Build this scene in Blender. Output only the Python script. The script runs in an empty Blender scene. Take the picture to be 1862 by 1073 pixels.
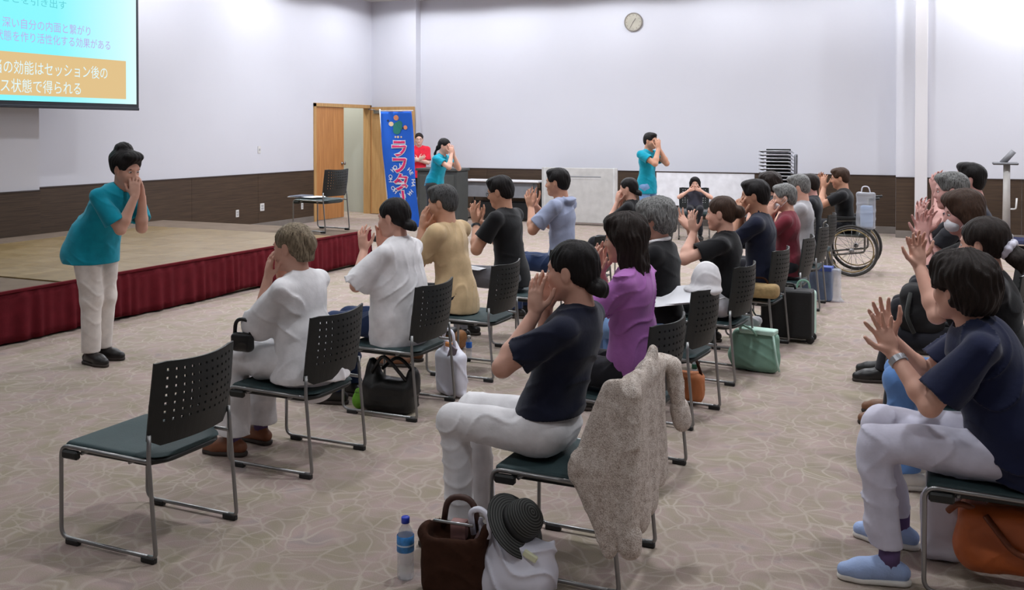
import bpy, bmesh, math, random
import numpy as np
from mathutils import Vector, Matrix

# ---------------------------------------------------------------- camera, light, exposure
scene = bpy.context.scene
col = scene.collection
R = math.radians
PI = math.pi
random.seed(7)

cam_data = bpy.data.cameras.new('camera')
cam = bpy.data.objects.new('camera', cam_data)
col.objects.link(cam)
scene.camera = cam
cam_data.sensor_fit = 'HORIZONTAL'
cam_data.sensor_width = 36.0
cam_data.lens = 36.0 * 1774.0 / 1862.0
cam_data.shift_y = -(536.5 - 262.0) / 1862.0
cam_data.clip_start = 0.05
cam.location = (0.0, 0.0, 1.70)
cam.rotation_euler = (R(90.0 - 0.8), 0.0, R(24.38))

world = bpy.data.worlds.new('world')
scene.world = world
world.use_nodes = True
world.node_tree.nodes['Background'].inputs[0].default_value = (0.75, 0.78, 0.9, 1)
world.node_tree.nodes['Background'].inputs[1].default_value = 0.05

vs = scene.view_settings
vs.view_transform = 'Standard'
vs.look = 'None'
vs.exposure = 0.0
vs.gamma = 1.0
vs.use_curve_mapping = False

LAMP_W = 55.5           # watts of one ceiling downlight
LAMP_COL = (0.91, 0.945, 1.0)
CEIL = 4.32
# downlights: (x, y, power factor)
LAMPS = []
for lx in (-9.5, -7.7, -5.7, -3.6, -1.4, 1.0, 3.6):
    for ly in (15.75, 13.2, 10.6, 7.6, 4.6, 1.4):
        k = 1.0
        if ly < 3: k = 0.25 if lx < -3 else 0.40
        elif ly < 6: k = 0.30 if lx < -4.5 else (0.55 if lx < -2.5 else 0.95)
        elif ly < 9: k = 0.75 if lx < -4.5 else 0.98
        elif ly > 12: k = 0.93
        LAMPS.append((lx, ly, k * ((0.66 if lx < 0 else 1.3) if ly > 15 else 0.90 if lx < -9 else 1.3 if ly > 12 else 1.2)))

# ---------------------------------------------------------------- small helpers
def lin(c):
    return tuple((v / 12.92 if v <= 0.04045 else ((v + 0.055) / 1.055) ** 2.4) for v in c)
def rgb(r, g, b):
    return lin((r / 255.0, g / 255.0, b / 255.0))
def V(*a):
    return Vector(a)

def link(o, parent=None):
    col.objects.link(o)
    if parent is not None:
        o.parent = parent
    return o
def mesh_obj(name, verts, faces, material=None, parent=None, smooth=False, loc=None, rot=None):
    me = bpy.data.meshes.new(name)
    me.from_pydata([tuple(v) for v in verts], [], [tuple(f) for f in faces])
    me.update()
    if smooth:
        me.polygons.foreach_set('use_smooth', [True] * len(me.polygons))
    if material: me.materials.append(material)
    o = bpy.data.objects.new(name, me)
    if loc is not None: o.location = loc
    if rot is not None: o.rotation_euler = rot
    return link(o, parent)
def bm_obj(name, bm, material=None, parent=None, smooth=False, loc=None, rot=None):
    me = bpy.data.meshes.new(name)
    bmesh.ops.recalc_face_normals(bm, faces=bm.faces[:])
    bm.to_mesh(me); bm.free()
    if smooth:
        me.polygons.foreach_set('use_smooth', [True] * len(me.polygons))
    if material: me.materials.append(material)
    o = bpy.data.objects.new(name, me)
    if loc is not None: o.location = loc
    if rot is not None: o.rotation_euler = rot
    return link(o, parent)
def tag(o, label=None, cat=None, group=None, kind=None):
    if label: o['label'] = label
    if cat: o['category'] = cat
    if group: o['group'] = group
    if kind: o['kind'] = kind
    return o
def empty(name, loc=(0, 0, 0), rz=0.0):
    o = bpy.data.objects.new(name, None)
    o.empty_display_size = 0.05
    o.location = loc; o.rotation_euler = (0, 0, rz)
    return link(o)
def thing(name, label, cat, loc=(0, 0, 0), rz=0.0, group=None):
    return tag(empty(name, loc, rz), label, cat, group)
def copy_tree(o, parent=None):
    c = o.copy(); link(c)
    if parent is not None: c.parent = parent
    for ch in list(o.children):
        copy_tree(ch, c)
    return c
def struct(o):
    o['kind'] = 'structure'; return o

def add_box(bm, x0, x1, y0, y1, z0, z1, bev=0.0, seg=1):
    vs_ = [bm.verts.new(p) for p in ((x0,y0,z0),(x1,y0,z0),(x1,y1,z0),(x0,y1,z0),(x0,y0,z1),(x1,y0,z1),(x1,y1,z1),(x0,y1,z1))]
    fs = [bm.faces.new([vs_[i] for i in f]) for f in ((0,3,2,1),(4,5,6,7),(0,1,5,4),(1,2,6,5),(2,3,7,6),(3,0,4,7))]
    if bev > 0:
        es = list({e for f in fs for e in f.edges})
        bmesh.ops.bevel(bm, geom=es, offset=bev, segments=seg, affect='EDGES', profile=0.7)
def box(name, x0, x1, y0, y1, z0, z1, m, parent=None, bev=0.0, seg=1, loc=None, rot=None):
    bm = bmesh.new(); add_box(bm, min(x0,x1), max(x0,x1), min(y0,y1), max(y0,y1), min(z0,z1), max(z0,z1), bev, seg)
    return bm_obj(name, bm, m, parent, False, loc, rot)
def round_path(pts, r, seg=5):
    """polyline with its corners rounded by radius r"""
    pts = [Vector(p) for p in pts]
    out = [pts[0]]
    for i in range(1, len(pts) - 1):
        a, b, c = pts[i-1], pts[i], pts[i+1]
        d1 = (a - b); d2 = (c - b)
        l = min(r, d1.length * .49, d2.length * .49)
        p1 = b + d1.normalized() * l; p2 = b + d2.normalized() * l
        for k in range(seg + 1):
            t = k / seg
            out.append(p1 * (1-t)**2 + b * 2*t*(1-t) + p2 * t*t)
    out.append(pts[-1])
    return out
def add_tube(bm, pts, rad, seg=8, closed=False, caps=True):
    pts = [Vector(p) for p in pts]
    n = len(pts)
    rads = rad if isinstance(rad, (list, tuple)) else [rad] * n
    up = None; rings = []
    for i in range(n):
        if closed: t = pts[(i+1) % n] - pts[i-1]
        else: t = pts[min(i+1, n-1)] - pts[max(i-1, 0)]
        if t.length < 1e-9: t = Vector((0,0,1))
        t.normalize()
        if up is None:
            up = t.orthogonal().normalized()
        else:
            up = (up - t * up.dot(t))
            up = up.normalized() if up.length > 1e-6 else t.orthogonal().normalized()
        s = t.cross(up)
        rings.append([bm.verts.new(pts[i] + (up * math.cos(2*PI*k/seg) + s * math.sin(2*PI*k/seg)) * rads[i]) for k in range(seg)])
    m = n if closed else n - 1
    for i in range(m):
        a, b = rings[i], rings[(i+1) % n]
        for k in range(seg):
            bm.faces.new((a[k], a[(k+1) % seg], b[(k+1) % seg], b[k]))
    if caps and not closed:
        bm.faces.new(rings[0][::-1]); bm.faces.new(rings[-1])
def tube(name, pts, rad, m, parent=None, seg=8, closed=False, loc=None, rot=None):
    bm = bmesh.new(); add_tube(bm, pts, rad, seg, closed)
    return bm_obj(name, bm, m, parent, True, loc, rot)
def add_lathe(bm, prof, seg=20, cx=0, cy=0):
    """prof: list of (radius, z)"""
    rings = []
    for r_, z in prof:
        if r_ < 1e-5: rings.append([bm.verts.new((cx, cy, z))])
        else: rings.append([bm.verts.new((cx + r_*math.cos(2*PI*k/seg), cy + r_*math.sin(2*PI*k/seg), z)) for k in range(seg)])
    for a, b in zip(rings[:-1], rings[1:]):
        if len(a) == 1 and len(b) == 1: continue
        for k in range(seg):
            k2 = (k+1) % seg
            if len(a) == 1: bm.faces.new((a[0], b[k2], b[k]))
            elif len(b) == 1: bm.faces.new((a[k], a[k2], b[0]))
            else: bm.faces.new((a[k], a[k2], b[k2], b[k]))
def lathe(name, prof, m, parent=None, seg=20, loc=None, rot=None, smooth=True):
    bm = bmesh.new(); add_lathe(bm, prof, seg)
    return bm_obj(name, bm, m, parent, smooth, loc, rot)

# ---------------------------------------------------------------- materials
MATS = {}
def new_mat(name):
    m = bpy.data.materials.new(name); m.use_nodes = True
    nt = m.node_tree
    return m, nt, nt.nodes['Principled BSDF']
def ramp(nt, stops, interp='LINEAR'):
    n = nt.nodes.new('ShaderNodeValToRGB')
    n.color_ramp.interpolation = interp
    el = n.color_ramp.elements
    while len(el) < len(stops): el.new(0.5)
    for e, (p, c) in zip(el, stops):
        e.position = p; e.color = (*c, 1)
    return n
def coords(nt, kind='Object', scale=(1, 1, 1), rot=(0, 0, 0), loc=(0, 0, 0)):
    t = nt.nodes.new('ShaderNodeTexCoord'); mp = nt.nodes.new('ShaderNodeMapping')
    mp.inputs['Scale'].default_value = scale; mp.inputs['Rotation'].default_value = rot; mp.inputs['Location'].default_value = loc
    nt.links.new(t.outputs[kind], mp.inputs[0]); return mp.outputs[0]
def noise(nt, vec, scale, detail=3, rough=0.5, dist=0.0):
    n = nt.nodes.new('ShaderNodeTexNoise')
    n.inputs['Scale'].default_value = scale; n.inputs['Detail'].default_value = detail
    n.inputs['Roughness'].default_value = rough; n.inputs['Distortion'].default_value = dist
    nt.links.new(vec, n.inputs['Vector']); return n.outputs['Fac']
def bump(nt, b, h, strength=0.3, dist=0.01):
    n = nt.nodes.new('ShaderNodeBump')
    n.inputs['Strength'].default_value = strength; n.inputs['Distance'].default_value = dist
    nt.links.new(h, n.inputs['Height']); nt.links.new(n.outputs[0], b.inputs['Normal'])
def mul(c, k): return tuple(min(1.0, v * k) for v in c)
def mat(name, c, rough=0.5, metal=0.0, var=0.08, scale=8.0, bmp=0.0, bscale=60.0, spec=0.5, sheen=0.0, stretch=(1,1,1), alpha=None, trans=0.0):
    """plain procedural material: colour with a little noise variation and relief"""
    if name in MATS: return MATS[name]
    m, nt, b = new_mat(name)
    v = coords(nt, 'Object', stretch)
    f = noise(nt, v, scale, 3)
    rp = ramp(nt, [(0.3, mul(c, 1 - var)), (0.7, mul(c, 1 + var))])
    nt.links.new(f, rp.inputs[0]); nt.links.new(rp.outputs[0], b.inputs['Base Color'])
    b.inputs['Roughness'].default_value = rough
    b.inputs['Metallic'].default_value = metal
    b.inputs['Specular IOR Level'].default_value = spec
    if sheen: b.inputs['Sheen Weight'].default_value = sheen
    if trans: b.inputs['Transmission Weight'].default_value = trans
    if alpha is not None: b.inputs['Alpha'].default_value = alpha
    if bmp > 0: bump(nt, b, noise(nt, v, bscale, 3), bmp, 0.004)
    MATS[name] = m
    return m
def cloth(name, c, var=0.10, bmp=0.35, bscale=35.0, rough=0.88):
    return mat(name, c, rough=rough, var=var, scale=14, bmp=bmp, bscale=bscale, spec=0.2, sheen=0.15)
def hair_mat(name, c, c2=None, rough=0.58):
    if name in MATS: return MATS[name]
    m, nt, b = new_mat(name)
    v = coords(nt, 'Object', (55, 55, 7))
    f = noise(nt, v, 3.0, 4, 0.6, 0.6)
    rp = ramp(nt, [(0.32, mul(c, 0.55)), (0.68, c2 or mul(c, 1.25))])
    nt.links.new(f, rp.inputs[0]); nt.links.new(rp.outputs[0], b.inputs['Base Color'])
    b.inputs['Roughness'].default_value = rough
    b.inputs['Specular IOR Level'].default_value = 0.22
    bump(nt, b, f, 0.6, 0.004)
    MATS[name] = m
    return m
def skin_mat(name, c):
    if name in MATS: return MATS[name]
    m, nt, b = new_mat(name)
    v = coords(nt, 'Object')
    f = noise(nt, v, 9, 3)
    rp = ramp(nt, [(0.3, (c[0]*0.93, c[1]*0.84, c[2]*0.82)), (0.7, c)])
    nt.links.new(f, rp.inputs[0]); nt.links.new(rp.outputs[0], b.inputs['Base Color'])
    b.inputs['Roughness'].default_value = 0.55
    b.inputs['Specular IOR Level'].default_value = 0.35
    b.inputs['Subsurface Weight'].default_value = 0.0
    bump(nt, b, noise(nt, v, 220, 2), 0.08, 0.001)
    MATS[name] = m
    return m
def emit(name, c, s):
    if name in MATS: return MATS[name]
    m, nt, b = new_mat(name)
    b.inputs['Base Color'].default_value = (0.8, 0.8, 0.8, 1)
    b.inputs['Emission Color'].default_value = (*c, 1)
    b.inputs['Emission Strength'].default_value = s
    MATS[name] = m
    return m

# ---------------------------------------------------------------- implicit surfaces (smooth unions of shapes, meshed by surface nets)
f32 = np.float32
def A(*p): return np.array(p, dtype=f32)
def unit(v):
    v = np.asarray(v, dtype=f32); return v / max(1e-9, float(np.linalg.norm(v)))
def cone(a, b, ra, rb):
    a = np.asarray(a, f32); b = np.asarray(b, f32); ab = b - a; L = float(ab @ ab) + 1e-12
    def f(P):
        q = P - a
        t = np.clip((q @ ab) / L, 0, 1)
        q = q - t[..., None] * ab
        return np.sqrt(np.einsum('...i,...i', q, q)) - (ra + t * (rb - ra))
    return f
def fcone(a, b, ra, rb, u, k):
    """tapered capsule, flattened k times along the direction u"""
    a = np.asarray(a, f32); b = np.asarray(b, f32); u = unit(u)
    S = (np.eye(3, dtype=f32) + (k - 1) * np.outer(u, u)).astype(f32)
    g = cone(a @ S, b @ S, ra, rb)
    return lambda P: g(P @ S)
def ell(c, r, rot=None):
    c = np.asarray(c, f32); r = np.asarray(r, f32)
    M = np.eye(3, dtype=f32) if rot is None else np.asarray(rot, f32)     # columns = axes
    def f(P):
        q = (P - c) @ M
        k0 = np.linalg.norm(q / r, axis=-1); k1 = np.linalg.norm(q / (r * r), axis=-1)
        return k0 * (k0 - 1.0) / np.maximum(k1, 1e-6)
    return f
def rbox(c, h, rad, rot=None):
    c = np.asarray(c, f32); h = np.asarray(h, f32) - rad
    M = np.eye(3, dtype=f32) if rot is None else np.asarray(rot, f32)
    def f(P):
        q = np.abs((P - c) @ M) - h
        return np.linalg.norm(np.maximum(q, 0), axis=-1) + np.minimum(q.max(axis=-1), 0) - rad
    return f
def plane(p, n):
    p = np.asarray(p, f32); n = unit(n)
    return lambda P: (P - p) @ n
def smin(a, b, k):
    h = np.maximum(k - np.abs(a - b), 0.0) / k
    return np.minimum(a, b) - h * h * k * 0.25
class SDF:
    def __init__(s): s.ops = []; s.disp = None; s.dmax = 0.0
    def u(s, g, k=0.01): s.ops.append((0, g, k)); return s
    def sub(s, g, k=0.006): s.ops.append((1, g, k)); return s
    def cut(s, g, k=0.004): s.ops.append((2, g, k)); return s      # keep where g < 0
    def full(s, P):
        r = np.full(P.shape[:-1], 9.0, f32)
        for t, g, k in s.ops:
            d = g(P)
            r = smin(r, d, k) if t == 0 else -smin(-r, d if t == 1 else -d, k)
        return r
    def mesh(s, lo, hi, vox):
        B = 8
        lo = np.asarray(lo, f32) - vox * 2; hi = np.asarray(hi, f32) + vox * 2
        nb = np.ceil((hi - lo) / (vox * B)).astype(int)
        n = nb * B
        ib = np.stack(np.meshgrid(*[np.arange(k) for k in nb], indexing='ij'), -1).reshape(-1, 3)
        cen = (lo + (ib * B + (B - 1) / 2) * vox).astype(f32)
        dc = s.full(cen)
        rad = B * vox * 0.87
        act = np.abs(dc) < rad * 1.5 + s.dmax
        D = np.repeat(np.repeat(np.repeat(np.where(dc < 0, -1, 1).astype(f32).reshape(nb), B, 0), B, 1), B, 2)
        ai = ib[act]; ca = cen[act]
        off = np.stack(np.meshgrid(*[np.arange(B)] * 3, indexing='ij'), -1).reshape(-1, 3)
        gi = ai[:, None, :] * B + off[None]
        P = (lo + gi * vox).astype(f32)
        r = np.full(P.shape[:2], 9.0, f32)
        for t, g, k in s.ops:
            if t == 0:
                sel = np.nonzero(g(ca) < rad * 2.3 + k)[0]
                if len(sel): r[sel] = smin(r[sel], g(P[sel]), k)
        if s.disp is not None: r = r + s.disp(P)
        for t, g, k in s.ops:
            if t != 0:
                d = g(P); r = -smin(-r, d if t == 1 else -d, k)
        D[gi[..., 0], gi[..., 1], gi[..., 2]] = r
        return surface_nets(D, lo, vox)
def surface_nets(D, lo, vox):
    S = D < 0
    c = S[:-1, :-1, :-1].astype(np.int8)
    tot = np.zeros_like(c)
    for dx in (0, 1):
        for dy in (0, 1):
            for dz in (0, 1):
                tot += S[dx:S.shape[0]-1+dx, dy:S.shape[1]-1+dy, dz:S.shape[2]-1+dz]
    cells = np.argwhere((tot > 0) & (tot < 8))
    if len(cells) == 0: return np.zeros((0, 3), f32), np.zeros((0, 4), int)
    idx = np.full(tot.shape, -1, np.int32)
    idx[cells[:, 0], cells[:, 1], cells[:, 2]] = np.arange(len(cells))
    acc = np.zeros((len(cells), 3), f32); cnt = np.zeros(len(cells), f32)
    corners = [np.array((i, j, k)) for i in (0, 1) for j in (0, 1) for k in (0, 1)]
    val = [D[cells[:, 0]+o[0], cells[:, 1]+o[1], cells[:, 2]+o[2]] for o in corners]
    for i in range(8):
        for ax in (4, 2, 1):
            j = i + ax
            if i & ax or j > 7: continue
            a, b = val[i], val[j]
            m = (a < 0) != (b < 0)
            t = np.where(m, a / np.where(m, a - b, 1), 0)[:, None]
            acc += np.where(m[:, None], corners[i] + t * (corners[j] - corners[i]), 0); cnt += m
    verts = lo + (cells + acc / cnt[:, None]) * vox
    quads = []
    for ax in range(3):
        sl0 = [slice(None)] * 3; sl1 = [slice(None)] * 3
        sl0[ax] = slice(0, -1); sl1[ax] = slice(1, None)
        a = S[tuple(sl0)]; b = S[tuple(sl1)]
        e = np.argwhere(a != b)
        u, v = (ax + 1) % 3, (ax + 2) % 3
        ok = (e[:, u] > 0) & (e[:, v] > 0) & (e[:, u] < idx.shape[u]) & (e[:, v] < idx.shape[v])
        e = e[ok]
        inside = a[e[:, 0], e[:, 1], e[:, 2]]
        q = []
        for du, dv in ((-1, -1), (0, -1), (0, 0), (-1, 0)):
            k = e.copy(); k[:, u] += du; k[:, v] += dv
            q.append(idx[k[:, 0], k[:, 1], k[:, 2]])
        q = np.stack(q, 1)
        q[~inside] = q[~inside][:, ::-1]
        quads.append(q[(q >= 0).all(1)])
    return verts, np.concatenate(quads)
def np_mesh(name, verts, quads, material, smooth=True):
    me = bpy.data.meshes.new(name)
    me.vertices.add(len(verts)); me.vertices.foreach_set('co', np.ascontiguousarray(verts, f32).ravel())
    me.loops.add(len(quads) * 4); me.loops.foreach_set('vertex_index', np.ascontiguousarray(quads, np.int32).ravel())
    me.polygons.add(len(quads)); me.polygons.foreach_set('loop_start', np.arange(0, len(quads) * 4, 4, dtype=np.int32))
    me.polygons.foreach_set('use_smooth', np.ones(len(quads), dtype=bool))
    me.update(calc_edges=True); me.validate()
    me.materials.append(material)
    return me
def sdf_obj(name, sdf, lo, hi, vox, material, parent=None, loc=None, rot=None):
    v, q = sdf.mesh(lo, hi, vox)
    o = bpy.data.objects.new(name, np_mesh(name, v, q, material))
    if loc is not None: o.location = loc
    if rot is not None: o.rotation_euler = rot
    return link(o, parent)
def folds(amp, freq, seed=0.0, axis=(0.3, 1.0, 0.6)):
    """soft cloth folds as a displacement field"""
    rs = np.random.RandomState(int(seed * 7 + 3))
    Q, _ = np.linalg.qr(rs.randn(3, 3)); Q = Q.astype(f32)
    ax = unit(axis)
    def f(P):
        q = (P @ Q) * freq
        w = (P @ ax) * freq * 1.6
        a = np.sin(w + 1.5 * np.sin(q[..., 0] * 0.8 + seed) + 0.8 * np.sin(q[..., 1] * 1.7))
        b = np.sin(q[..., 1] * 1.1 + 1.4 * np.sin(q[..., 2] * 0.9 + seed * 2))
        c = np.sin(q[..., 2] * 1.5 + 1.6 * np.sin(q[..., 0] * 1.3) + w * 0.7)
        ridge = 1.0 - np.abs(c); ridge = ridge * ridge * ridge
        return (amp * (0.50 * a * (0.6 + 0.4 * b) + 0.25 * b - 0.85 * ridge * (0.55 + 0.45 * b) + 0.42)).astype(f32)
    return f
# ---------------------------------------------------------------- the room
def wall_material(name, c, scal=1.2):
    m, nt, b = new_mat(name)
    v = coords(nt, 'Object')
    f = noise(nt, v, scal, 4)
    rp = ramp(nt, [(0.3, mul(c, 0.985)), (0.7, mul(c, 1.01))])
    nt.links.new(f, rp.inputs[0]); nt.links.new(rp.outputs[0], b.inputs['Base Color'])
    b.inputs['Roughness'].default_value = 0.85
    b.inputs['Specular IOR Level'].default_value = 0.2
    bump(nt, b, noise(nt, v, 140, 2), 0.08, 0.002)
    return m
def wood(name, dark, light, grain=(1, 1, 14), scale=4.0, rough=0.55, bmp=0.12):
    m, nt, b = new_mat(name)
    v = coords(nt, 'Object', grain)
    f = noise(nt, v, scale, 5, 0.6, 0.4)
    rp = ramp(nt, [(0.28, dark), (0.72, light)])
    nt.links.new(f, rp.inputs[0]); nt.links.new(rp.outputs[0], b.inputs['Base Color'])
    b.inputs['Roughness'].default_value = rough
    b.inputs['Specular IOR Level'].default_value = 0.35
    bump(nt, b, f, bmp, 0.004)
    return m
def carpet_material():
    m, nt, b = new_mat('carpet_leaf_pattern')
    L = nt.links.new
    v = coords(nt, 'Object')
    # warp the coordinates so that the cells become drifting leaf shapes
    nz = nt.nodes.new('ShaderNodeTexNoise'); nz.inputs['Scale'].default_value = 2.6; nz.inputs['Detail'].default_value = 2
    L(v, nz.inputs['Vector'])
    mx = nt.nodes.new('ShaderNodeVectorMath'); mx.operation = 'SCALE'; mx.inputs['Scale'].default_value = 0.34
    L(nz.outputs['Color'], mx.inputs[0])
    ad = nt.nodes.new('ShaderNodeVectorMath'); ad.operation = 'ADD'; L(v, ad.inputs[0]); L(mx.outputs[0], ad.inputs[1])
    def layer(scale, rot, w0, w1):
        mp = nt.nodes.new('ShaderNodeMapping'); mp.inputs['Scale'].default_value = scale; mp.inputs['Rotation'].default_value = (0, 0, rot)
        L(ad.outputs[0], mp.inputs[0])
        vo = nt.nodes.new('ShaderNodeTexVoronoi'); vo.feature = 'DISTANCE_TO_EDGE'; vo.voronoi_dimensions = '2D'
        vo.inputs['Scale'].default_value = 1.0; vo.inputs['Randomness'].default_value = 0.95
        L(mp.outputs[0], vo.inputs['Vector'])
        rp = ramp(nt, [(0.0, (1, 1, 1)), (w0, (0.8, 0.8, 0.8)), (w1, (0, 0, 0))]); L(vo.outputs['Distance'], rp.inputs[0])
        return rp.outputs[0]
    la = layer((8.6, 6.0, 1), 0.5, 0.022, 0.070)
    lb = layer((5.2, 10.5, 1), -0.35, 0.020, 0.062)
    mxl = nt.nodes.new('ShaderNodeMix'); mxl.data_type = 'RGBA'; mxl.blend_type = 'LIGHTEN'; mxl.inputs[0].default_value = 0.75
    L(la, mxl.inputs[6]); L(lb, mxl.inputs[7])
    # ground: taupe with faint pink, olive and grey blooms
    f1 = noise(nt, ad.outputs[0], 5.5, 2)
    g1 = ramp(nt, [(0.30, rgb(150, 140, 122)), (0.48, rgb(158, 144, 133)), (0.62, rgb(166, 147, 141)), (0.75, rgb(152, 140, 137))]); L(f1, g1.inputs[0])
    f2 = noise(nt, v, 260, 2); sp = ramp(nt, [(0.3, (0.72, 0.72, 0.72)), (0.7, (1.1, 1.1, 1.1))]); L(f2, sp.inputs[0])
    mm = nt.nodes.new('ShaderNodeMix'); mm.data_type = 'RGBA'; L(mxl.outputs[2], mm.inputs[0]); L(g1.outputs[0], mm.inputs[6]); mm.inputs[7].default_value = (*rgb(180, 168, 156), 1)
    # veins are not equally strong everywhere
    fk = noise(nt, v, 3.1, 2); rk = ramp(nt, [(0.3, (0.25,) * 3), (0.65, (0.9,) * 3)]); L(fk, rk.inputs[0])
    mk = nt.nodes.new('ShaderNodeMix'); mk.data_type = 'RGBA'; mk.blend_type = 'MULTIPLY'; mk.inputs[0].default_value = 1.0
    L(mxl.outputs[2], mk.inputs[6]); L(rk.outputs[0], mk.inputs[7]); L(mk.outputs[2], mm.inputs[0])
    mf = nt.nodes.new('ShaderNodeMix'); mf.data_type = 'RGBA'; mf.blend_type = 'MULTIPLY'; mf.inputs[0].default_value = 0.6
    L(mm.outputs[2], mf.inputs[6]); L(sp.outputs[0], mf.inputs[7])
    L(mf.outputs[2], b.inputs['Base Color'])
    b.inputs['Roughness'].default_value = 0.95; b.inputs['Specular IOR Level'].default_value = 0.1
    bump(nt, b, f2, 0.4, 0.004)
    return m
WALLM = wall_material('white_wall', rgb(208, 208, 216))
CEILM = wall_material('ceiling_white', rgb(205, 202, 200))
WAINS = wood('brown_wainscot', rgb(52, 40, 30), rgb(82, 64, 49), (0.6, 0.6, 26), 3.2, 0.6)
CARPET = carpet_material()
BASEM = mat('grey_skirting', rgb(120, 112, 106), 0.6)
CAPM = mat('dark_cap_strip', rgb(58, 46, 42), 0.5)
ORANGEWOOD = wood('orange_door_wood', rgb(166, 112, 66), rgb(196, 140, 88), (9, 9, 0.7), 2.5, 0.45, 0.04)
TANWOOD = wood('tan_door_wood', rgb(172, 132, 84), rgb(200, 160, 108), (9, 9, 0.7), 2.5, 0.45, 0.04)
STEEL = mat('brushed_steel', rgb(150, 150, 152), 0.32, 1.0, 0.06, 20)
PLATE = mat('plate_white', rgb(214, 212, 210), 0.5)
BLACKP = mat('black_plastic', rgb(27, 28, 29), 0.5, 0, 0.1, 30, 0.1, 200)

XL, YB, YR = -10.86, 17.20, 16.62
XS = -0.84                        # where the back wall steps forward
RX, FY = 6.2, -3.6
struct(box('floor', -13.2, RX, FY, YB, -0.12, 0.0, CARPET))
struct(box('ceiling', -13.2, RX, FY, YB, CEIL, CEIL + 0.12, CEILM))
D0, D1, DH = 15.05, 16.96, 2.18   # doorway in the left wall
bm = bmesh.new()
add_box(bm, XL - 0.15, XL, FY, D0, 0, CEIL); add_box(bm, XL - 0.15, XL, D0, D1, DH, CEIL); add_box(bm, XL - 0.15, XL, D1, YB, 0, CEIL)
add_box(bm, XL, -10.36, FY, 8.62, 0, CEIL)                 # the wall is thicker up to here
struct(bm_obj('wall_left', bm, WALLM))
bm = bmesh.new()
add_box(bm, XL - 0.15, XS, YB, YB + 0.15, 0, CEIL); add_box(bm, XS, RX, YR, YB + 0.15, 0, CEIL)
add_box(bm, XL, -9.82, YB - 0.19, YB, 0, CEIL)             # pilaster in the corner
struct(bm_obj('wall_back', bm, WALLM))
struct(box('wall_right', RX, RX + 0.15, FY, YB, 0, CEIL, WALLM))
struct(box('wall_front', XL - 0.15, RX, FY - 0.15, FY, 0, CEIL, WALLM))
# brown panelling up to hip height, with its cap strip and skirting
WT = 0.945
def panelling(n, axis, at, a0, a1, sgn, parts):
    """a run of wall panels side by side, each a piece of its own"""
    root = struct(empty('trim_%d' % n, (0, 0, 0)))
    L = (a1 - a0) / parts
    for i in range(parts):
        p, q = a0 + i * L + 0.002, a0 + (i + 1) * L - 0.002
        if axis == 'x': box('panel', at, at + sgn * 0.018, p, q, 0.11, WT, WAINS, root)
        else: box('panel', p, q, at, at + sgn * 0.018, 0.11, WT, WAINS, root)
    if axis == 'x': box('cap_strip', at, at + sgn * 0.026, a0, a1, WT, WT + 0.018, CAPM, root, 0.003)
    else: box('cap_strip', a0, a1, at, at + sgn * 0.026, WT, WT + 0.018, CAPM, root, 0.003)
    return root
panelling(1, 'x', XL, 8.62, D0 - 0.06, 1, 4)
panelling(2, 'x', -10.36, FY, 8.62, 1, 8)
panelling(3, 'y', YB, -9.82, XS, -1, 6)
panelling(4, 'y', YR, XS, -0.56, -1, 1)
panelling(5, 'y', YR, -0.38, RX, -1, 5)
struct(box('baseboard_left', XL, XL + 0.022, 8.62, D0 - 0.06, 0, 0.11, BASEM, None, 0.003))
struct(box('baseboard_back', -9.82, XS, YB - 0.024, YB, 0, 0.115, BASEM, None, 0.003))
struct(box('baseboard_right', XS, RX, YR - 0.024, YR, 0, 0.115, BASEM, None, 0.003))
struct(box('trim_6', -0.56, -0.38, YR - 0.09, YR, 0, CEIL, wall_material('white_post', rgb(214, 211, 214)), None, 0.006))
# doorway: frame, closed left leaf, right leaf swung open along the back wall
dr = struct(empty('door_1', (0, 0, 0)))
box('door_frame', XL - 0.15, XL + 0.02, D0 - 0.04, D0 + 0.03, 0, DH + 0.03, TANWOOD, dr)
box('door_frame', XL - 0.15, XL + 0.02, D1 - 0.035, D1 + 0.01, 0, DH + 0.03, TANWOOD, dr)
box('door_frame', XL - 0.15, XL + 0.02, D0 - 0.04, D1 + 0.01, DH - 0.03, DH + 0.035, TANWOOD, dr)
dl = box('door_leaf', XL - 0.06, XL - 0.01, D0 + 0.035, 16.02, 0.01, DH - 0.035, ORANGEWOOD, dr, 0.004)
h_ = lathe('door_handle', [(0, 0), (.028, 0), (.028, .012), (.012, .02), (.012, .045), (.03, .055), (.03, .075), (0, .085)], STEEL, dl, 14, (XL - 0.01, 15.95, 1.06), (0, R(90), 0))
d2 = struct(empty('door_2', (-10.80, 16.93, 0), R(-3)))
lf = box('door_leaf', 0.0, 1.04, -0.045, 0.0, 0.01, DH - 0.005, TANWOOD, d2, 0.004)
box('door_closer', 0.10, 0.34, -0.10, -0.045, 2.04, 2.11, STEEL, lf, 0.01, 2)
tube('closer_arm', [(0.14, -0.09, 2.11), (0.02, -0.16, 2.13), (-0.06, -0.02, 2.13)], 0.010, STEEL, lf)
box('door_edge', 0.0, 0.02, -0.048, 0.003, 0.01, DH - 0.005, ORANGEWOOD, lf)
lathe('door_handle', [(0, 0), (.028, 0), (.028, .012), (.012, .02), (.012, .045), (.03, .055), (.03, .075), (0, .085)], STEEL, lf, 14, (0.97, -0.045, 1.0), (R(90), 0, 0))
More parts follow.
